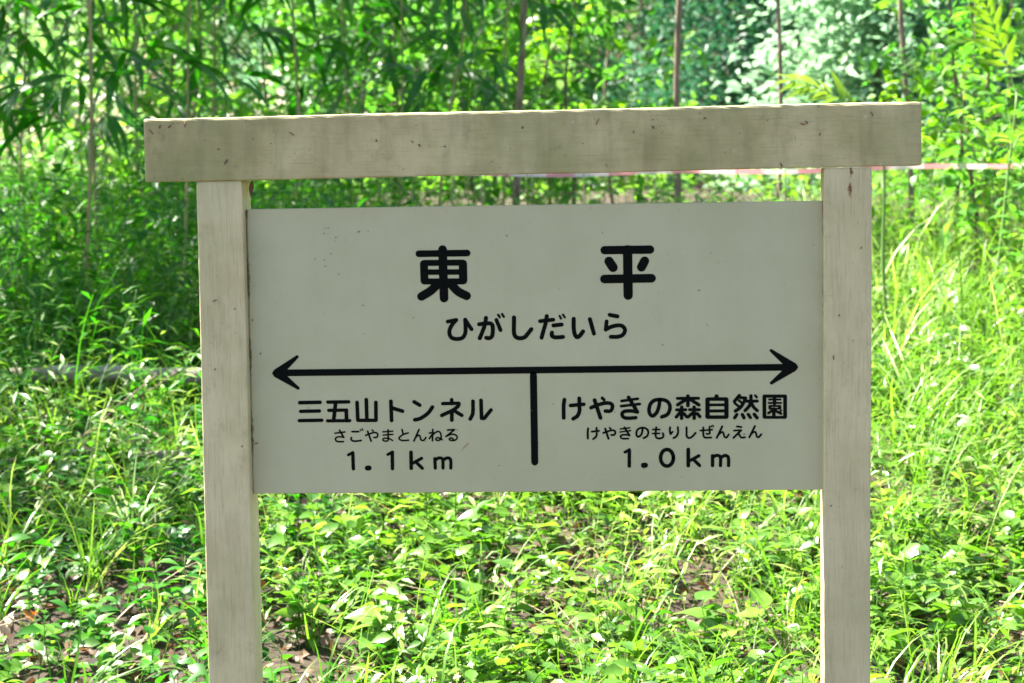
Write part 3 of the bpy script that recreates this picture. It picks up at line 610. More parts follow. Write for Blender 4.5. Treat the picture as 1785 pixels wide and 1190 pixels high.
def tuft(nb, L, W, bend=1.3):
    g = Geo()
    for k in range(nb):
        V, F = blade(L*rng.uniform(.5, 1.1), W*rng.uniform(.7, 1.2), 5, rng.uniform(.05, .5), bend*rng.uniform(.4, 1.3))
        m3 = rot(rng.uniform(0, 6.28))[0]
        g.add(V@m3.T+np.array([rng.normal(0, .012), rng.normal(0, .012), 0]), F, rng.uniform(.1, .95))
    return g.arrays()
def inst(n_, xr, yr, dens=None, smin=.7, smax=1.3, tilt=.22, sink=.01):
    """random places on the bank, thinned by dens(x, y)"""
    k = n_*4; x = rng.uniform(*xr, k); y = rng.uniform(*yr, k)
    if dens is not None:
        keep = rng.uniform(0, 1, k) < dens(x, y); x, y = x[keep], y[keep]
    x, y = x[:n_], y[:n_]; n_ = len(x)
    s = rng.uniform(smin, smax, n_)
    Mx = rot(rng.uniform(0, 6.28, n_), rng.normal(0, tilt, n_), rng.normal(0, tilt, n_))*s[:, None, None]
    return np.stack([x, y, H(x, y)-sink], -1), Mx, rng.uniform(0, 1, n_)
def patch(x, y, s, off=0.0): return smoothstep(-.35, .45, wob(x*s+off, y*s-off*.7))
def stuff(name, label, cat, g, mat):
    return tag(link(name, g.mesh(name), mat), label, cat, kind='stuff')

st_p = [stilt(rng.uniform(.16, .34), 8, .06, .011, rng.uniform(.2, .9)) for _ in range(8)]
st_t = [stilt(rng.uniform(.32, .55), 10, .085, .014, rng.uniform(.2, .8)) for _ in range(6)]
he_p = [herb(rng.uniform(.08, .22), 8, .07, .034) for _ in range(6)]+[herb(rng.uniform(.07, .18), 7, .06, .048, 1) for _ in range(5)]
tu_p = [tuft(11, .30, .006, 1.4) for _ in range(5)]
tu_t = [tuft(12, .62, .008, 1.5) for _ in range(5)]
left = lambda x, y: 1-smoothstep(-1.1, -.4, x+.10*(y-3))
# trailing grass on the bank
d = lambda x, y: (.25+.75*patch(x, y, 1.1))*smoothstep(1.5, 4.2, y+.9*(1-left(x, y)))
stuff('bank_grass', 'low trailing grass with short lance leaves covering the bank', 'grass', scatter(st_p, *inst(5500, (-4.6, 3.6), (1.0, 9.5), d, .6, 1.5)), M['grass'])
d = lambda x, y: left(x, y)*smoothstep(3.6, 5.0, y)*(.3+.7*patch(x, y, .9, 2))
stuff('shade_grass', 'lush grass in the shade of the bamboo, shade mixed into its green', 'grass', scatter(st_t, *inst(3000, (-5.0, .2), (3.4, 10.5), d, .7, 1.6)), M['herb_shade'])
# broad-leaved herbs
d = lambda x, y: (1-.75*left(x, y))*(.12+.88*patch(x, y, 2.1, 4))
stuff('herb_cover', 'broad-leaved herbs with sunlight mixed into their green below the sign', 'ground cover', scatter(he_p, *inst(3900, (-3.0, 3.4), (.9, 6.8), d, .5, 1.45)), M['herb'])
d = lambda x, y: left(x, y)*(.35+.65*patch(x, y, 1.2, 6))
stuff('shaded_herb_cover', 'scattered herbs with shade mixed into their green over dead leaves on the slope', 'ground cover', scatter(he_p, *inst(2150, (-4.6, 0), (1.0, 7), d)), M['herb_shade'])
# grass tussocks
d = lambda x, y: (.35+.65*smoothstep(-.3, 1.2, x))*(.2+.8*patch(x, y, 1.0, 8))
stuff('grass_cover', 'thin green and straw coloured grass blades between the herbs', 'grass', scatter(tu_p, *inst(1300, (-3.6, 3.6), (1.0, 9.0), d, .5, 1.5)), M['grass'])
d = lambda x, y: smoothstep(.0, 1.0, x-.1*(y-4))*(.3+.7*patch(x, y, 1.2, 3))
stuff('tall_grass', 'tall arching sunlit grass on the open bank', 'grass', scatter(tu_t, *inst(330, (-.2, 4.2), (3.0, 10.5), d)), M['grass'])
d = lambda x, y: left(x, y)*smoothstep(5.0, 6.5, y)*(.2+.8*patch(x, y, 1.3, 5))
stuff('tall_shade_grass', 'long grass blades coloured for shade, arching at the foot of the bamboo', 'grass', scatter(tu_t, *inst(420, (-5, -.6), (5, 10.5), d)), M['herb_shade'])
d = lambda x, y: (1-left(x, y))*patch(x, y, 1.7, 9)
stuff('weed_cover', 'taller sunlit weeds with narrow leaves standing over the herbs', 'weeds', scatter(st_t, *inst(760, (-1.2, 3.6), (1.8, 8.5), d, .5, 1.15)), M['herb'])
# dead leaves and straw
def curled(L, W): V, F = leaf(L, W, 2, rng.uniform(-.6, .6), rng.uniform(-.5, .6), .5); return V, F, np.full(len(V), rng.uniform(.1, .9))
li_p = [curled(rng.uniform(.03, .065), rng.uniform(.015, .035)) for _ in range(9)]
pos, Mx, tn = inst(20000, (-4.2, 3.6), (.9, 7.0), None, .6, 1.3, .55, -.02)
stuff('leaf_litter', 'brown dead leaves lying on the slope', 'dead leaves', scatter(li_p, pos, Mx, tn), M['litter'])
sw = [(lambda VF: (VF[0], VF[1], np.full(len(VF[0]), rng.uniform(0, 1))))(blade(rng.uniform(.15, .4), .004, 4, 1.2, .5)) for _ in range(5)]
pos, Mx, tn = inst(1600, (-4, 3.6), (.9, 8), None, .7, 1.3, .25, -.04)
stuff('dry_straw', 'pale dry grass stalks tangled in the undergrowth', 'straw', scatter(sw, pos, Mx, tn), M['straw'])
# back edge of the bank and the slope beyond
hb = [herb(rng.uniform(.35, .9), 12, .10, .045, 0, 2) for _ in range(7)]
d = lambda x, y: (.35+.65*patch(x, y, .8, 1))*(1-.8*smoothstep(.2, .8, x)*(1-smoothstep(1.6, 2.2, x)))
stuff('thicket_undergrowth', 'knee-high leafy undergrowth along the back of the bank', 'undergrowth', scatter(hb, *inst(1000, (-7, 5.5), (8.6, 17), d)), M['shrub'])
fl = [herb(rng.uniform(.8, 1.8), 22, .22, .11, 2) for _ in range(6)]
stuff('hillside_undergrowth', 'far sunlit undergrowth covering the hillside', 'undergrowth', scatter(fl, *inst(4200, (-22, 20), (26, 56), None, .8, 1.8)), M['far'])

d = lambda x, y: (1-smoothstep(-3.4, -2.2, x+.12*(y-16)))
stuff('dry_brush', 'sun-bleached dry brush beyond the bamboo', 'brush', scatter(fl, *inst(260, (-11, -1), (15, 27), d, .4, .9)), M['bleached'])
# ------------------------------------------------------------------ bamboo
BL = []
for k in range(5):
    V, F = leaf(.23+.03*k, .036+.004*(k % 3), 5, .3+.14*k, .2, .3)
    me = mesh_np('bamboo_leaf', V, F, smooth=True); me.materials.append(M['bamboo_leaf']); BL.append((me, V, F))
def bamboo(x, y, ht, lean, seed, r0=.010, low=1.0, n_low=26, up=140):
    r = np.random.default_rng(seed)
    b = on(x, y, -.05)
    e = empty('bamboo_stalk', b)
    tag(e, 'slender bamboo stalk with drooping lance-shaped leaves in the thicket left of the saplings', 'bamboo', 'bamboo stalks behind the bank')
    P = curve_pts((0, 0, 0), (lean[0], lean[1], ht), 16, .03, 0, seed)
    g = Geo(); V, F = tube(P, np.linspace(r0, r0*.35, 16), 6); g.add(V, F)
    for i in range(1, 16):
        V, F = tube([P[i]-(0, 0, .006), P[i], P[i]+(0, 0, .006)], [r0*.7, np.interp(i, [0, 15], [r0, r0*.35])*1.25, r0*.5], 6, False); g.add(V, F)
    ups = Geo(); tz = np.linspace(0, 1, 16)
    def br(z):
        c = np.array([np.interp(z/ht, tz, P[:, j]) for j in range(3)]); a = r.uniform(0, 6.28); L = r.uniform(.25, .6)
        tip = c+np.array([math.cos(a)*L, math.sin(a)*L, L*r.uniform(.1, .7)])
        Q = curve_pts(c, tip, 5, .02, .05, int(r.integers(9999)))
        V, F = tube(Q, np.linspace(.0028, .001, 5), 4, False); g.add(V, F)
        return Q
    k = 0
    while k < n_low:                            # leaves near the ground that one can pick apart
        Q = br(r.uniform(low, low+1.15))
        for j in range(6):
            c = Q[min(4, 1+j//1 if j < 4 else 4)]
            me, _, _ = BL[int(r.integers(5))]
            o = bpy.data.objects.new('leaf', me); COL.objects.link(o); o.parent = e
            d_ = Q[4]-Q[0]; yw = math.atan2(d_[1], d_[0])-math.pi/2+r.normal(0, .7)
            m4 = Matrix(rot(yw, r.uniform(-.8, .25), r.normal(0, .5))[0].tolist()).to_4x4()
            s = r.uniform(.75, 1.25)
            o.matrix_local = Matrix.Translation(c) @ m4 @ Matrix.Diagonal((s, s, s, 1)); k += 1
    for q in range(up//6):
        Q = br(r.uniform(1.9, ht*.99))
        for j in range(6):
            me, V, F = BL[int(r.integers(5))]
            m3 = rot(r.uniform(0, 6.28), r.uniform(-.8, .3), r.normal(0, .5))[0]*r.uniform(.9, 1.4)
            ups.add(V@m3.T+Q[1+j % 4], F, r.uniform(.1, .9))
    link('culm', g.mesh('culm'), M['culm'], e)
    if ups.n: tag(link('foliage', ups.mesh('foliage'), M['bamboo_leaf'], e), kind='stuff')
for i, (x, y, ht, lx, ly) in enumerate([(-2.12, 7.0, 5.0, .25, -.1), (-3.0, 6.4, 4.6, .3, -.2), (-2.75, 7.9, 5.4, -.2, .1), (-3.4, 8.6, 5.6, .3, .0), (-1.85, 8.8, 4.8, .1, -.2),
                                        (-2.5, 9.8, 5.8, .2, .1), (-1.3, 9.4, 4.2, -.1, -.1), (-3.8, 7.2, 5.2, .3, .2), (-3.1, 10.4, 5.6, .1, .1), (-4.2, 9.4, 6.0, .4, -.1),
                                        (-1.75, 10.6, 5.0, -.2, .1), (-4.4, 6.2, 5.0, .3, .3), (-.75, 10.2, 3.6, .2, -.1), (-3.6, 5.6, 4.4, .2, .1), (-2.35, 5.9, 3.4, .3, -.3), (-1.0, 8.3, 2.9, .3, -.2)]):
    bamboo(x, y, ht, (lx, ly), 40+i, .0085+.002*((i*7) % 3)/2, max(.35, 1.95-float(H(x, y))-.35-.04*(9-y)), 60, 190)

# ------------------------------------------------------------------ saplings and trees
def crown_leaves(r, P, Ls, n_, spread, Lf, Wf, seg=2, flat=.7):
    """leaves gathered round limb points"""
    g = Geo(); V0 = [leaf(Lf*s, Wf*s, seg, dr, .25, .4) if seg > 1 else scale_leaf(Lf*s, Wf*s, dr) for s, dr in ((.7, .3), (1, .5), (1.25, .2))]
    C = P[r.integers(0, len(P), n_)]+r.normal(0, 1, (n_, 3))*np.array([spread, spread, spread*flat])
    Mx = rot(r.uniform(0, 6.28, n_), r.normal(-.1, .5, n_), r.normal(0, .5, n_))
    tn = np.clip(.5+.35*wob(C[:, 0]*2, C[:, 2]*2+C[:, 1])+r.normal(0, .2, n_), 0, 1)
    pr_ = [(V, F, np.full(len(V), .5)) for V, F in V0]
    return scatter(pr_, C, Mx, tn, r.integers(0, 3, n_))
def tree(name, label, cat, group, x, y, ht, r0, lean, seed, mat, n_leaf, Lf, Wf, low=.4, limbs=12, reach=1.0, spread=.25, bark='bark', seg=2, sides=7, droop=.3):
    r = np.random.default_rng(seed); b = on(x, y, -.08)
    e = empty(name, b); tag(e, label, cat, group)
    P = curve_pts((0, 0, 0), (lean[0], lean[1], ht), 18, .025*min(ht, 4)**.5, 0, seed)
    g = Geo(); V, F = tube(P, r0*np.linspace(1.15, .25, 18), sides); g.add(V, F)
    pts = [P[-1], P[-2]]
    for k in range(limbs):
        q = low+(1-low)*(k+r.uniform(0, 1))/limbs; i = min(17, int(q*17)); a = k*2.4+r.normal(0, .4); L = reach*r.uniform(.5, 1)*(1.15-.7*q)
        tip = P[i]+np.array([math.cos(a)*L, math.sin(a)*L, L*(r.uniform(.1, .6)-droop*.5)])
        Q = curve_pts(P[i], tip, 6, .06*L, 0, int(r.integers(9999)))
        V, F = tube(Q, np.linspace(r0*.4*(1.1-q), r0*.08, 6), 4, False); g.add(V, F)
        pts += list(Q[2:])+[Q[5], Q[4]]
    link('trunk', g.mesh('trunk'), M[bark], e)
    link('crown', crown_leaves(r, np.array(pts), None, n_leaf, spread, Lf, Wf, seg).mesh('crown', False), mat, e)
    return e
tree('sapling', 'leaning brown sapling trunk behind the middle of the sign beam', 'sapling', None, -.60, 9.0, 6.5, .021, (.10, .1), 3, M['shrub'], 1500, .11, .06, .42, 16, 1.5, .3, bark='bark_mid')
tree('sapling', 'straight thin brown sapling left of the bluish conifer', 'sapling', None, .34, 9.2, 6.2, .019, (.10, 0), 5, M['shrub'], 1000, .10, .05, .50, 12, 1.2, .3, bark='bark_mid')
tree('sapling', 'thin crooked sapling with a kink above the yellow-green frond', 'sapling', None, .91, 9.0, 5.6, .014, (.10, 0), 8, M['shrub'], 700, .10, .05, .55, 10, 1.0, .28, bark='bark_mid')
tree('sapling', 'bare slim sapling rising behind the right end of the beam', 'sapling', None, 1.66, 9.0, 5.8, .016, (.03, 0), 12, M['shrub'], 800, .10, .05, .5, 12, 1.0, .28, bark='bark_mid')
G_SH = 'leafy shrubs behind the bank'
for i, (x, y, ht, n_, mt_, Lf) in enumerate([(-1.0, 11.0, 2.3, 700, 'shrub', .11), (-.3, 10.4, 1.9, 560, 'shrub', .10), (-.1, 13.0, 3.0, 800, 'shrub', .12),
                                             (-1.9, 12.6, 3.0, 800, 'shrub', .12), (-3.4, 12.8, 3.2, 800, 'shrub', .11), (-4.6, 11.6, 3.0, 700, 'shrub', .11), 
                                             (1.9, 9.0, 1.9, 620, 'shrub', .09), (2.25, 9.8, 2.6, 700, 'shrub', .10), (2.6, 8.3, 2.2, 600, 'shrub', .09), (3.2, 10.5, 3.0, 700, 'shrub', .1),
  (-2.7, 13.6, 3.0, 900, 'shrub', .13), (-4.2, 14.2, 3.2, 900, 'shrub', .13), (-1.2, 14.5, 3.0, 900, 'shrub', .13), (-.55, 12.2, 2.4, 700, 'yellow_green', .13), (1.78, 7.3, 1.25, 420, 'yellow_green', .075), (2.15, 7.0, 1.35, 420, 'shrub', .08),
  (-1.6, 11.6, 2.6, 700, 'shrub', .12), (-3.0, 11.6, 2.8, 700, 'shrub', .12), (2.9, 13.0, 2.6, 700, 'shrub', .12)]):
    tree('shrub', ('low yellow-green shrub at the foot of the tall feather-leaved sapling' if x > 0 else 'yellow-green shrub behind the leaning sapling trunk') if mt_ == 'yellow_green' else 'loose green shrub behind the barrier tape on the sunny side' if x > 1.5 else 'loose green shrub filling the gaps behind the bamboo stalks' if x < -1.1 else 'loose green shrub near the leaning sapling trunk', 'shrub', G_SH, x, y, ht, .014, (.1*math.sin(i*3), .1), 60+i,
         M[mt_], n_, Lf, Lf*.5, .12, 16, .55+.12*ht, .10, seg=3, sides=5)
for i, (x, y, ht, kind) in enumerate([(3.0, 18.4, 4.6, 'pale'), (3.8, 20, 5.0, 'pale'), (1.0, 19, 4.6, 'dark'), (2.9, 24, 6.5, 'pale'), (-1.4, 22, 5, 'mid'), (5.2, 23, 6, 'mid'), (-2.6, 19, 5, 'mid'), (.0, 25, 7, 'dark'),
                                       (-5.2, 20, 5.5, 'mid'), (-4.0, 25, 6.5, 'pale'), (-7.8, 24, 7, 'mid'), (-1.6, 28, 7.5, 'pale'), (4.6, 30, 8, 'pale'), (6.6, 27, 7, 'mid'), (2.15, 17.2, 4.2, 'pale'), (-6.4, 29, 7.5, 'pale')]):
    mt_, lb = {'pale': ('pale', 'young tree with sunlight painted into its pale feathery foliage beyond the bank'), 'dark': ('conifer', 'dark bluish-green young conifer beyond the bank'), 'mid': ('far', 'mid green bushy tree in the far wood')}[kind]
    tree('conifer' if kind == 'dark' else 'young_tree', lb, 'tree', 'trees in the far wood', x, y, ht*.72, .03, (.1, .1), 90+i, M[mt_], 9500, .12 if kind == 'dark' else .14, .035 if kind == 'dark' else .06,
         .02, 44, .30*ht, .24, seg=1, sides=6, droop=.9)
for i, (x, y, ht) in enumerate([(-5.5, 7.6, 7.6), (-4.9, 9.8, 8.0), (-6.9, 5.6, 7.5), (-5.8, 12.0, 8.5)]):  # out-of-view trees, put in to cast shade on the left bank
    tree('added_shade_tree', 'unseen broadleaf tree added to shade the left of the bank', 'tree', 'added shade trees beside the bamboo', x, y, ht, .09, (.3, -.2), 140+i, M['shrub'], (2700, 3800, 1500, 4400)[i], .15, .075, .42, 22, (1.9, 2.0, 1.6, 2.4)[i], .3, seg=1, sides=8)

# ------------------------------------------------------------------ single plants that stand out
def leaf_obj(me, e, c, yw, pt, rl, s, name='leaf'):
    o = bpy.data.objects.new(name, me); COL.objects.link(o); o.parent = e
    o.matrix_local = Matrix.Translation([float(q) for q in c]) @ Matrix(rot(yw, pt, rl)[0].tolist()).to_4x4() @ Matrix.Diagonal((s, s, s, 1))
    return o
def mk(name, VF, mat):
    me = mesh_np(name, *VF, smooth=True); me.materials.append(mat); return me
HEART = [mk('leaf', heart_leaf(.07, .06, d_, .3), M['herb']) for d_ in (.2, .45)]
OVAL = [mk('leaf', leaf(.085, .036, 4, d_, .25, .4), M['herb']) for d_ in (.25, .5)]
SHADED = [mk('leaf', leaf(.10, .05, 4, d_, .3, .35), M['herb_shade']) for d_ in (.3, .55)]
LANCE = [mk('leaf', leaf(.11, .020, 4, d_, .2, .35), M['grass']) for d_ in (.4, .7)]
def plant(name, label, cat, group, x, y, ht, nl, meshes, stem, seed, sc=1.0, lean=(0, 0), up=(-.1, .5)):
    r = np.random.default_rng(seed); e = empty(name, on(x, y, -.015)); tag(e, label, cat, group)
    P = curve_pts((0, 0, 0), (lean[0], lean[1], ht), 8, .04*ht, 0, seed)
    V, F = tube(P, np.linspace(.0028, .0012, 8), 5); link('stem', mesh_np('stem', V, F, smooth=True), M[stem], e)
    for k in range(nl):
        q = .3+.7*(k+.6)/nl; c = [np.interp(q, np.linspace(0, 1, 8), P[:, j]) for j in range(3)]
        leaf_obj(meshes[k % len(meshes)], e, c, k*2.4+r.normal(0, .3), r.uniform(*up), r.normal(0, .25), sc*r.uniform(.75, 1.15)*(1.1-.3*q))
    return e
GH = 'heart-leaved plants under the sign'
for i, (x, y) in enumerate([(-.62, 2.05), (-.42, 2.3), (-.30, 1.95), (-.5, 2.9), (.0, 2.2), (-.72, 2.7), (.95, 2.25), (1.25, 2.05), (1.02, 1.95), (.2, 2.6), (-.15, 2.75), (1.35, 2.8), (-.7, 3.4), (.5, 2.0), (.35, 1.9), (.15, 1.8), (-.1, 1.9), (.72, 2.35), (.85, 1.85), (1.5, 2.3), (-.35, 2.55), (.55, 2.75), (1.15, 2.55), (-.55, 1.85)]):
    plant('heart_leaf_plant', 'low plant with heart-shaped leaves, sunlight mixed into their colour, in the undergrowth', 'plant', GH, x, y, .13+.05*(i % 3), 6, HEART, 'stem', 200+i, 1.15+.13*(i % 4))
GO = 'oval-leaved seedlings on the bank'
for i, (x, y) in enumerate([(.1, 3.1), (.45, 2.4), (.75, 2.9), (-.1, 3.6), (1.2, 3.4), (1.5, 3.9), (1.0, 4.4), (-.45, 3.9), (.6, 3.8), (1.6, 2.6), (-1.15, 2.5), (-1.5, 3.0), (-1.25, 3.7), (1.75, 4.8), (.3, 4.5), (1.35, 5.2)]):
    plant('seedling', 'upright seedling with oval green leaves on the bank', 'plant', GO, x, y, .2+.06*(i % 4), 9, OVAL, 'stem', 300+i, 1.0, (.03, .02))
GD = 'dark-leaved plants by the post'
for i, (x, y) in enumerate([(-1.02, 2.35), (-1.25, 2.2), (-.95, 2.9), (-1.45, 2.6), (-1.2, 3.1), (-1.7, 2.5), (-1.85, 3.2), (-1.6, 3.7), (-1.05, 3.5), (-1.35, 1.95), (-2.0, 2.8), (-1.1, 1.9), (-2.1, 3.8), (-1.5, 4.3)]):
    plant('dark_leaf_plant', 'dark broad-leaved plant, its green deepened for shade, among dead leaves on the slope', 'plant', GD, x, y, .16+.05*(i % 4), 8, SHADED, 'stem', 400+i, .9, (.02, -.02))
GL = 'lance-leaved stalks in the grass'
for i, (x, y) in enumerate([(-1.55, 4.2), (-1.2, 4.6), (-1.85, 4.5), (-1.0, 4.1), (-1.4, 5.0), (-2.0, 5.2), (1.45, 3.2), (1.6, 4.4), (1.25, 4.8), (1.75, 3.6), (.8, 3.4), (.2, 3.5), (-.6, 4.6), (1.5, 5.6)]):
    plant('lance_leaf_stalk', 'thin green stalk with narrow lance leaves rising above the grass', 'plant', GL, x, y, .42+.08*(i % 4), 12, LANCE, 'stem', 500+i, 1.0, (.06*math.sin(i), .03), (.0, .7))
STW = [mk('blade', blade(.28, .006, 5, .35, 1.1), M['straw']), mk('blade', blade(.36, .007, 5, .2, 1.5), M['grass'])]
GT = 'tall weeds in the shade'
for i, (x, y, ht) in enumerate([(-2.35, 5.8, .9), (-2.1, 6.3, 1.0), (-1.85, 5.9, .8), (-1.6, 6.4, .95), (-1.35, 6.0, .85), (-1.15, 6.7, .9), (-2.6, 6.6, 1.1), (-1.95, 7.1, 1.1), (-1.5, 7.4, 1.0), (-1.0, 7.3, .9), (-2.4, 7.5, 1.2), (-.85, 6.1, .7), (-2.2, 5.5, .6), (-1.7, 5.6, .65)]):
    plant('tall_weed', 'tall leafy weed with shade in its leaf colour, standing in the grass under the bamboo', 'plant', GT, x, y, ht, 20, SHADED, 'stem', 720+i, 1.15, (.06*math.sin(i*2), .02), (-.5, .5))
GW = 'leafy weeds on the sunny bank'
for i, (x, y, ht) in enumerate([(1.25, 4.2, .55), (1.6, 4.9, .7), (1.9, 5.5, .85), (1.45, 5.8, .8), (2.0, 4.6, .6), (1.75, 6.3, 1.0), (1.15, 6.4, .75), (2.1, 6.2, 1.05), (.75, 6.8, .7), (1.4, 7.0, .9), (2.2, 5.2, .8), (1.05, 5.3, .55)]):
    plant('leafy_weed', 'upright leafy weed on the sunny side of the bank', 'plant', GW, x, y, ht, 18, OVAL if i % 3 else LANCE, 'stem', 750+i, 1.15, (.08*math.sin(i*1.7), 0), (-.4, .6))
BIGL = [mk('leaf', leaf(.13, .052, 4, d_, .25, .4), M['shrub']) for d_ in (.3, .55)]
for i, (x, y, ht) in enumerate([(1.72, 5.7, 1.15), (1.86, 6.1, 1.4), (1.98, 5.8, 1.3), (1.58, 6.5, 1.25), (2.12, 6.5, 1.5), (1.80, 6.9, 1.5)]):
    plant('leafy_stalk', 'head-high stalk with broad green leaves beside the feather-leaved sapling', 'plant', 'leafy stalks right of the sign', x, y, ht, 26, BIGL, 'stem', 790+i, 1.05, (.1*math.sin(i*2.3), 0), (-.5, .5))
# long arching grass, each tuft with its blades
BLD = [mk('blade', blade(L, w, 7, le, be), M['grass']) for L, w, le, be in ((.55, .008, .15, 1.2), (.75, .009, .25, 1.7), (.42, .006, .1, .7), (.65, .010, .35, 1.4))]
BLS = [mk('blade', blade(L, w, 7, le, be), M['herb_shade']) for L, w, le, be in ((.55, .010, .15, 1.2), (.75, .012, .25, 1.7), (.5, .009, .1, .9))]
def tussock(x, y, nb, meshes, label, group, seed, sc=1.0):
    r = np.random.default_rng(seed); e = empty('grass_tussock', on(x, y, -.02)); tag(e, label, 'grass', group)
    for k in range(nb):
        leaf_obj(meshes[k % len(meshes)], e, (r.normal(0, .02), r.normal(0, .02), 0), r.uniform(0, 6.28), r.normal(0, .1), r.normal(0, .15), sc*r.uniform(.6, 1.15), 'blade')
for i, (x, y) in enumerate([(1.35, 2.9), (1.7, 3.3), (1.05, 3.8), (1.55, 4.1), (1.9, 4.5), (1.2, 5.2), (1.75, 5.4), (.75, 4.7), (2.05, 3.6), (1.5, 6.2), (.35, 3.3), (.62, 2.25), (-.2, 3.2), (.9, 6.4), (.2, 6.6), (-.1, 7.4), (-.45, 6.8), (1.9, 6.6), (.35, 7.6), (2.2, 5.4), (1.1, 7.4), (.65, 7.2)]):
    tussock(x, y, 11, BLD, 'tussock of long arching blades on the sunny side of the bank', 'sunlit grass tussocks', 600+i, .8+.07*(i % 5))
for i, (x, y) in enumerate([(-2.2, 6.2), (-1.75, 6.6), (-2.6, 6.8), (-1.4, 7.2), (-2.0, 7.6), (-2.45, 5.4), (-1.1, 6.5), (-2.8, 5.9), (-1.9, 5.2), (-1.25, 5.4), (-2.3, 4.8), (-1.6, 5.9), (-.95, 5.6), (-2.5, 6.3), (-1.0, 7.0), (-1.7, 7.9), (-2.2, 7.0)]):
    tussock(x, y, 13, BLS, 'tussock of long shade-coloured blades at the foot of the bamboo', 'shaded grass tussocks', 640+i, .9+.07*(i % 4))
# fronds of a pinnate-leaved young tree
LFL = [mk('leaflet', leaf(.17, .032, 4, d_, .15, .35), M['frond']) for d_ in (.25, .5)]
def frond(e, A, D, Nn, L, n_pair, sag, seed):
    """feather-shaped leaf: D runs along its axis, Nn is the way its face looks"""
    r = np.random.default_rng(seed); A = np.array(A, float); D = np.array(D, float)/np.linalg.norm(D)
    t = np.linspace(0, 1, 12); P = A+D*(L*t)[:, None]; P[:, 2] -= sag*t**2
    V, F = tube(P-A, np.linspace(.0035, .001, 12), 5)
    f = link('frond', mesh_np('frond', V, F, smooth=True), M['stem'], e); f.location = A
    for k in range(n_pair):
        q = .22+.78*k/(n_pair-1); c = np.array([np.interp(q, t, P[:, j]) for j in range(3)])-A
        Dk = D*L-np.array([0, 0, 2*sag*q]); Dk /= np.linalg.norm(Dk)
        nn = np.array(Nn, float)+r.normal(0, .22, 3); nn -= Dk*(nn@Dk); nn /= np.linalg.norm(nn); U = np.cross(nn, Dk)
        for s in (-1, 1):
            a = 1.05-.35*q+r.normal(0, .08)
            d_ = math.cos(a)*Dk+s*math.sin(a)*U; X = np.cross(d_, nn); sc = (1-.5*abs(q-.4))*r.uniform(.85, 1.1)
            o = bpy.data.objects.new('leaflet', LFL[(k+s) % 2]); COL.objects.link(o); o.parent = f
            o.matrix_local = Matrix.Translation(c.tolist()) @ Matrix(np.stack([X, d_, nn], 1).tolist()).to_4x4() @ Matrix.Diagonal((sc, sc, sc, 1))
def pinnate(label, x, y, ht, lean, fronds, seed):
    e = empty('pinnate_sapling', on(x, y, -.03)); tag(e, label, 'sapling')
    P = curve_pts((0, 0, 0), (*lean, ht), 12, .009, 0, seed)
    V, F = tube(P, np.linspace(.010, .005, 12), 6); link('stem', mesh_np('stem', V, F, smooth=True), M['stem'], e)
    for k, (q, D, Nn, L, n_, sg) in enumerate(fronds):
        c = [float(np.interp(q, np.linspace(0, 1, 12), P[:, j])) for j in range(3)]
        frond(e, c, D, Nn, L, n_, sg, seed+k)
pinnate('tall sapling with yellow-green feather-shaped leaves beside the right post', 1.66, 6.0, 1.16, (.15, 0), [(.98, (-.30, -.05, .9), (.25, -.8, .5), .60, 13, .02), (.9, (.8, -.2, .5), (0, -.6, .8), .5, 10, .1), (.75, (.3, .8, .5), (0, -.6, .8), .45, 9, .12)], 31)
pinnate('short sapling whose feathery yellow-green leaf arches above the beam', 1.20, 5.6, 1.07, (.0, 0), [(.97, (-.78, -.1, .62), (.1, -.55, .8), .50, 12, .10), (.9, (.5, .8, .4), (0, -.5, .8), .36, 9, .1)], 35)
# reddish weed stalks on the right
for i, (x, y, ht) in enumerate([(1.80, 6.4, 1.5), (1.95, 5.8, 1.2)]):
    plant('weed_stalk', 'bare reddish-brown weed stalk beside the yellow-green sapling', 'plant', 'weed stalks', x, y, ht, 14, OVAL, 'stem_red', 700+i, 1.1, (-.12, 0))
# daisies at the foot of the slope
PET = Geo()
for k in range(16):
    V, F = leaf(.0085, .0024, 2, .1, .1, .6); PET.add(V@rot(k*math.pi/8, .12)[0].T+np.array([0, 0, .001]), F)
PETM = PET.mesh('flower_head'); PETM.materials.append(M['petal'])
V, F = tube([(0, 0, -.001), (0, 0, .0022), (0, 0, .0034)], [.0035, .0034, .0012], 8); DISC = mk('flower_disc', (V, F), M['pollen'])
for i, (x, y, ht) in enumerate([(-1.585, 2.0, .17), (-1.55, 2.03, .15), (-1.53, 1.97, .16), (-1.57, 1.96, .13), (-1.60, 2.04, .22), (-1.44, 1.93, .13), (-1.43, 1.96, .12)]):
    e = empty('daisy', on(x, y, -.01)); tag(e, 'small white daisy with a yellow disc among dead leaves', 'flower', 'daisies at the foot of the slope')
    P = curve_pts((0, 0, 0), (.01, -.02, ht), 5, .006, 0, i); V, F = tube(P, .0009, 4); link('stem', mesh_np('stem', V, F), M['stem'], e)
    h = link('flower_head', PETM, None, e); h.location = P[-1]; h.rotation_euler = (.6, .1*i, i)
    h.scale = (1.25, 1.25, 1.25)
    link('flower_disc', DISC, None, h)
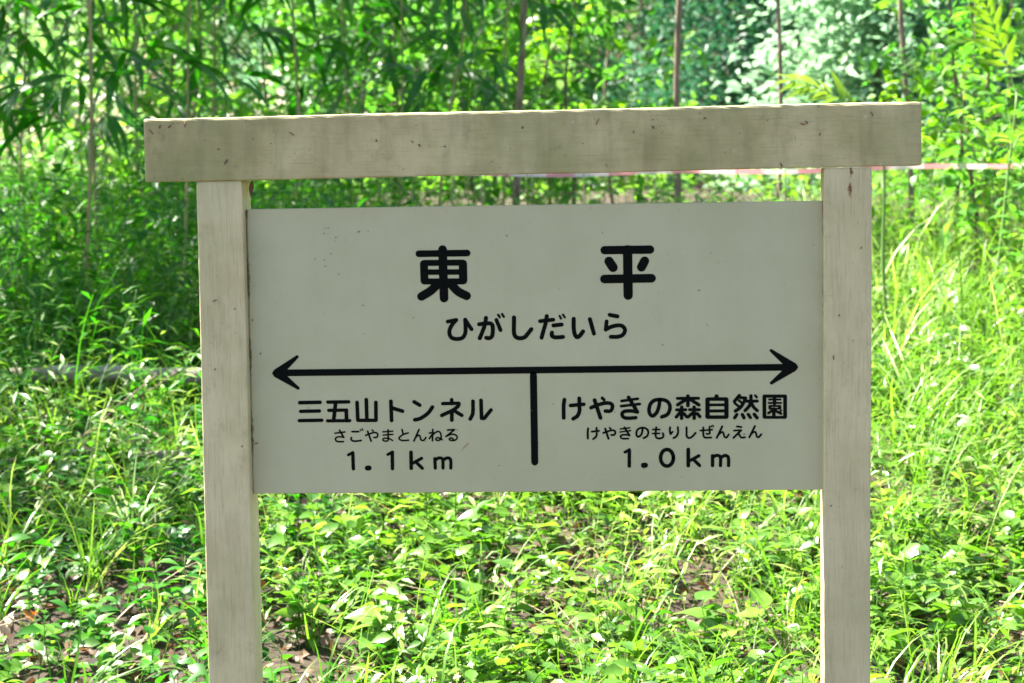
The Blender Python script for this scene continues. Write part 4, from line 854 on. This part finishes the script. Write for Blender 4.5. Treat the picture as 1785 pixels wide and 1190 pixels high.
# fallen leaves one can pick out
FL = [mk('fallen_leaf', leaf(.06, .032, 4, d_, .35, .45), M['orange_leaf']) for d_ in (.5, -.4)]
for i, (x, y) in enumerate([(-1.62, 2.25), (-1.58, 2.15), (-.05, 2.75), (.05, 2.85), (.2, 2.3), (.62, 2.6), (-.28, 1.85), (.75, 2.1), (1.18, 2.2), (-1.2, 2.75)]):
    o = link('fallen_leaf', FL[i % 2], None, None, on(x, y, .03+.012*(i % 3))); o.rotation_euler = (.5*math.sin(i*2.1), .4*math.cos(i*1.7), i*1.3)
    tag(o, 'curled orange dead leaf lying in the undergrowth', 'leaf', 'fallen orange leaves')
o = link('hanging_leaf', mk('hanging_leaf', leaf(.034, .010, 4, .3, .5, .4), M['litter']), None, None, (-.5395, .0, ZC+.3325)); o.rotation_euler = (R(-86), R(8), R(15))
tag(o, 'shrivelled brown leaf dangling under the beam beside the post', 'leaf')

# logs and dead wood
M['log_bark'] = rough_mat('log_bark', (.09, .075, .055), (.34, .30, .23), 60, .95, 1.0, (.35, 1, 1))
P = curve_pts(on(-2.75, 4.95, .085), on(-.55, 4.75, .065), 26, .02, .02, 2)
log_obj('fallen_log', 'grey fallen log lying across the shaded grass', 'log', P, .037, .028, M['bark_pale'], 12, [(9, (.2, -.5, .8), .10, .008), (15, (-.3, -.6, .5), .07, .007), (20, (.3, .2, .9), .14, .006)])
P = curve_pts(on(-1.62, 3.75, .085), on(-.80, 3.6, .11), 12, .012, .02, 4)
log_obj('fallen_branch', 'pale broken branch lying on the slope behind the post', 'branch', P, .018, .013, M['log_bark'], 8, [(5, (.3, -.5, .8), .12, .005), (8, (-.2, -.6, .7), .09, .004)])
P = curve_pts(on(-2.05, 3.95, 0), on(-1.62, 4.05, .33), 8, .02, 0, 6)
log_obj('dead_twig', 'reddish dead twig leaning out of the shaded grass', 'twig', P, .005, .002, M['stem_red'], 5, [(3, (.8, 0, .4), .2, .003), (5, (.9, .1, .5), .25, .003)])
P = curve_pts(on(-.98, 3.2, .0), on(-.93, 3.15, .52), 8, .015, 0, 8)
log_obj('forked_twig', 'bare forked twig showing beside the post', 'twig', P, .003, .0018, M['straw'], 5, [(6, (-.6, 0, .8), .06, .0018), (5, (-.5, 0, -.6), .07, .0018)])
P = curve_pts(on(.16, 6.0, 0), on(-.52, 6.1, .85), 9, .02, 0, 9)
log_obj('bent_twig', 'long bent twig crossing the gap between beam and board', 'twig', P, .005, .0022, M['bark'], 5, [(5, (.9, .1, .5), .3, .003)])

# pale flowering stalks seen through the gap under the beam
for i, (x, y, ht, lx) in enumerate([(-.86, 6.4, .72, -.05), (-.74, 6.5, .80, .02), (-.66, 6.3, .74, .10), (-.58, 6.6, .82, -.08), (-.47, 6.5, .76, .12), (-.12, 6.4, .78, .01), (-.70, 6.9, 1.02, .05), (.85, 6.2, .8, -.1), (1.0, 6.5, .85, .12)]):
    e = empty('dry_stalk', on(x, y, -.02)); tag(e, 'pale dry grass stalk standing behind the gap under the beam', 'grass', 'pale stalks behind the sign')
    P = curve_pts((0, 0, 0), (lx, 0, ht), 8, .012, 0, 800+i); V, F = tube(P, np.linspace(.0035, .0015, 8), 4); link('stalk', mesh_np('stalk', V, F), M['straw'], e)
    for k in range(4): leaf_obj(STW[k % 2], e, P[4+k] if k < 3 else P[7], i+k*2.2, .9-.2*k, 0, .8+.15*k, 'blade')

# barrier tape across the back of the bank
def tape():
    n_ = 80; t = np.linspace(0, 1, n_); x = -2.1+5.3*t; y = 6.98-.45*np.sin(t*math.pi)
    z = 1.435-.03*np.sin(t*math.pi)+.006*np.sin(t*31)
    V, F = [], []
    for i in range(n_):
        tw = .25*math.sin(t[i]*23)
        for s in (-1, 1): V.append((x[i], y[i]+s*.012*math.sin(tw), z[i]+s*.012*math.cos(tw)))
    F = [(2*i, 2*i+2, 2*i+3, 2*i+1) for i in range(n_-1)]
    mt, n, out = new_mat('tape')
    geo = N(n, 'ShaderNodeNewGeometry'); sx = N(n, 'ShaderNodeSeparateXYZ'); n.links.new(geo.outputs['Position'], sx.inputs[0])
    fr = N(n, 'ShaderNodeMath', operation='FRACT'); mu = N(n, 'ShaderNodeMath', operation='MULTIPLY', i_1=3.4); n.links.new(sx.outputs[0], mu.inputs[0]); n.links.new(mu.outputs[0], fr.inputs[0])
    c = ramp(n, fr.outputs[0], [(.0, (.74, .30, .33)), (.40, (.74, .30, .33)), (.5, (.80, .62, .62)), (1, (.80, .62, .62))])
    pb = N(n, 'ShaderNodeBsdfPrincipled', i_Roughness=.35); n.links.new(c, pb.inputs['Base Color'])
    tb = N(n, 'ShaderNodeBsdfTranslucent'); n.links.new(c, tb.inputs[0]); mix = N(n, 'ShaderNodeMixShader', i_0=.4)
    n.links.new(pb.outputs[0], mix.inputs[1]); n.links.new(tb.outputs[0], mix.inputs[2]); n.links.new(mix.outputs[0], out.inputs[0])
    o = link('barrier_tape', mesh_np('barrier_tape', np.array(V), np.array(F)), mt)
    tag(o, 'red and white barrier tape stretched across behind the sign', 'tape')
tape()
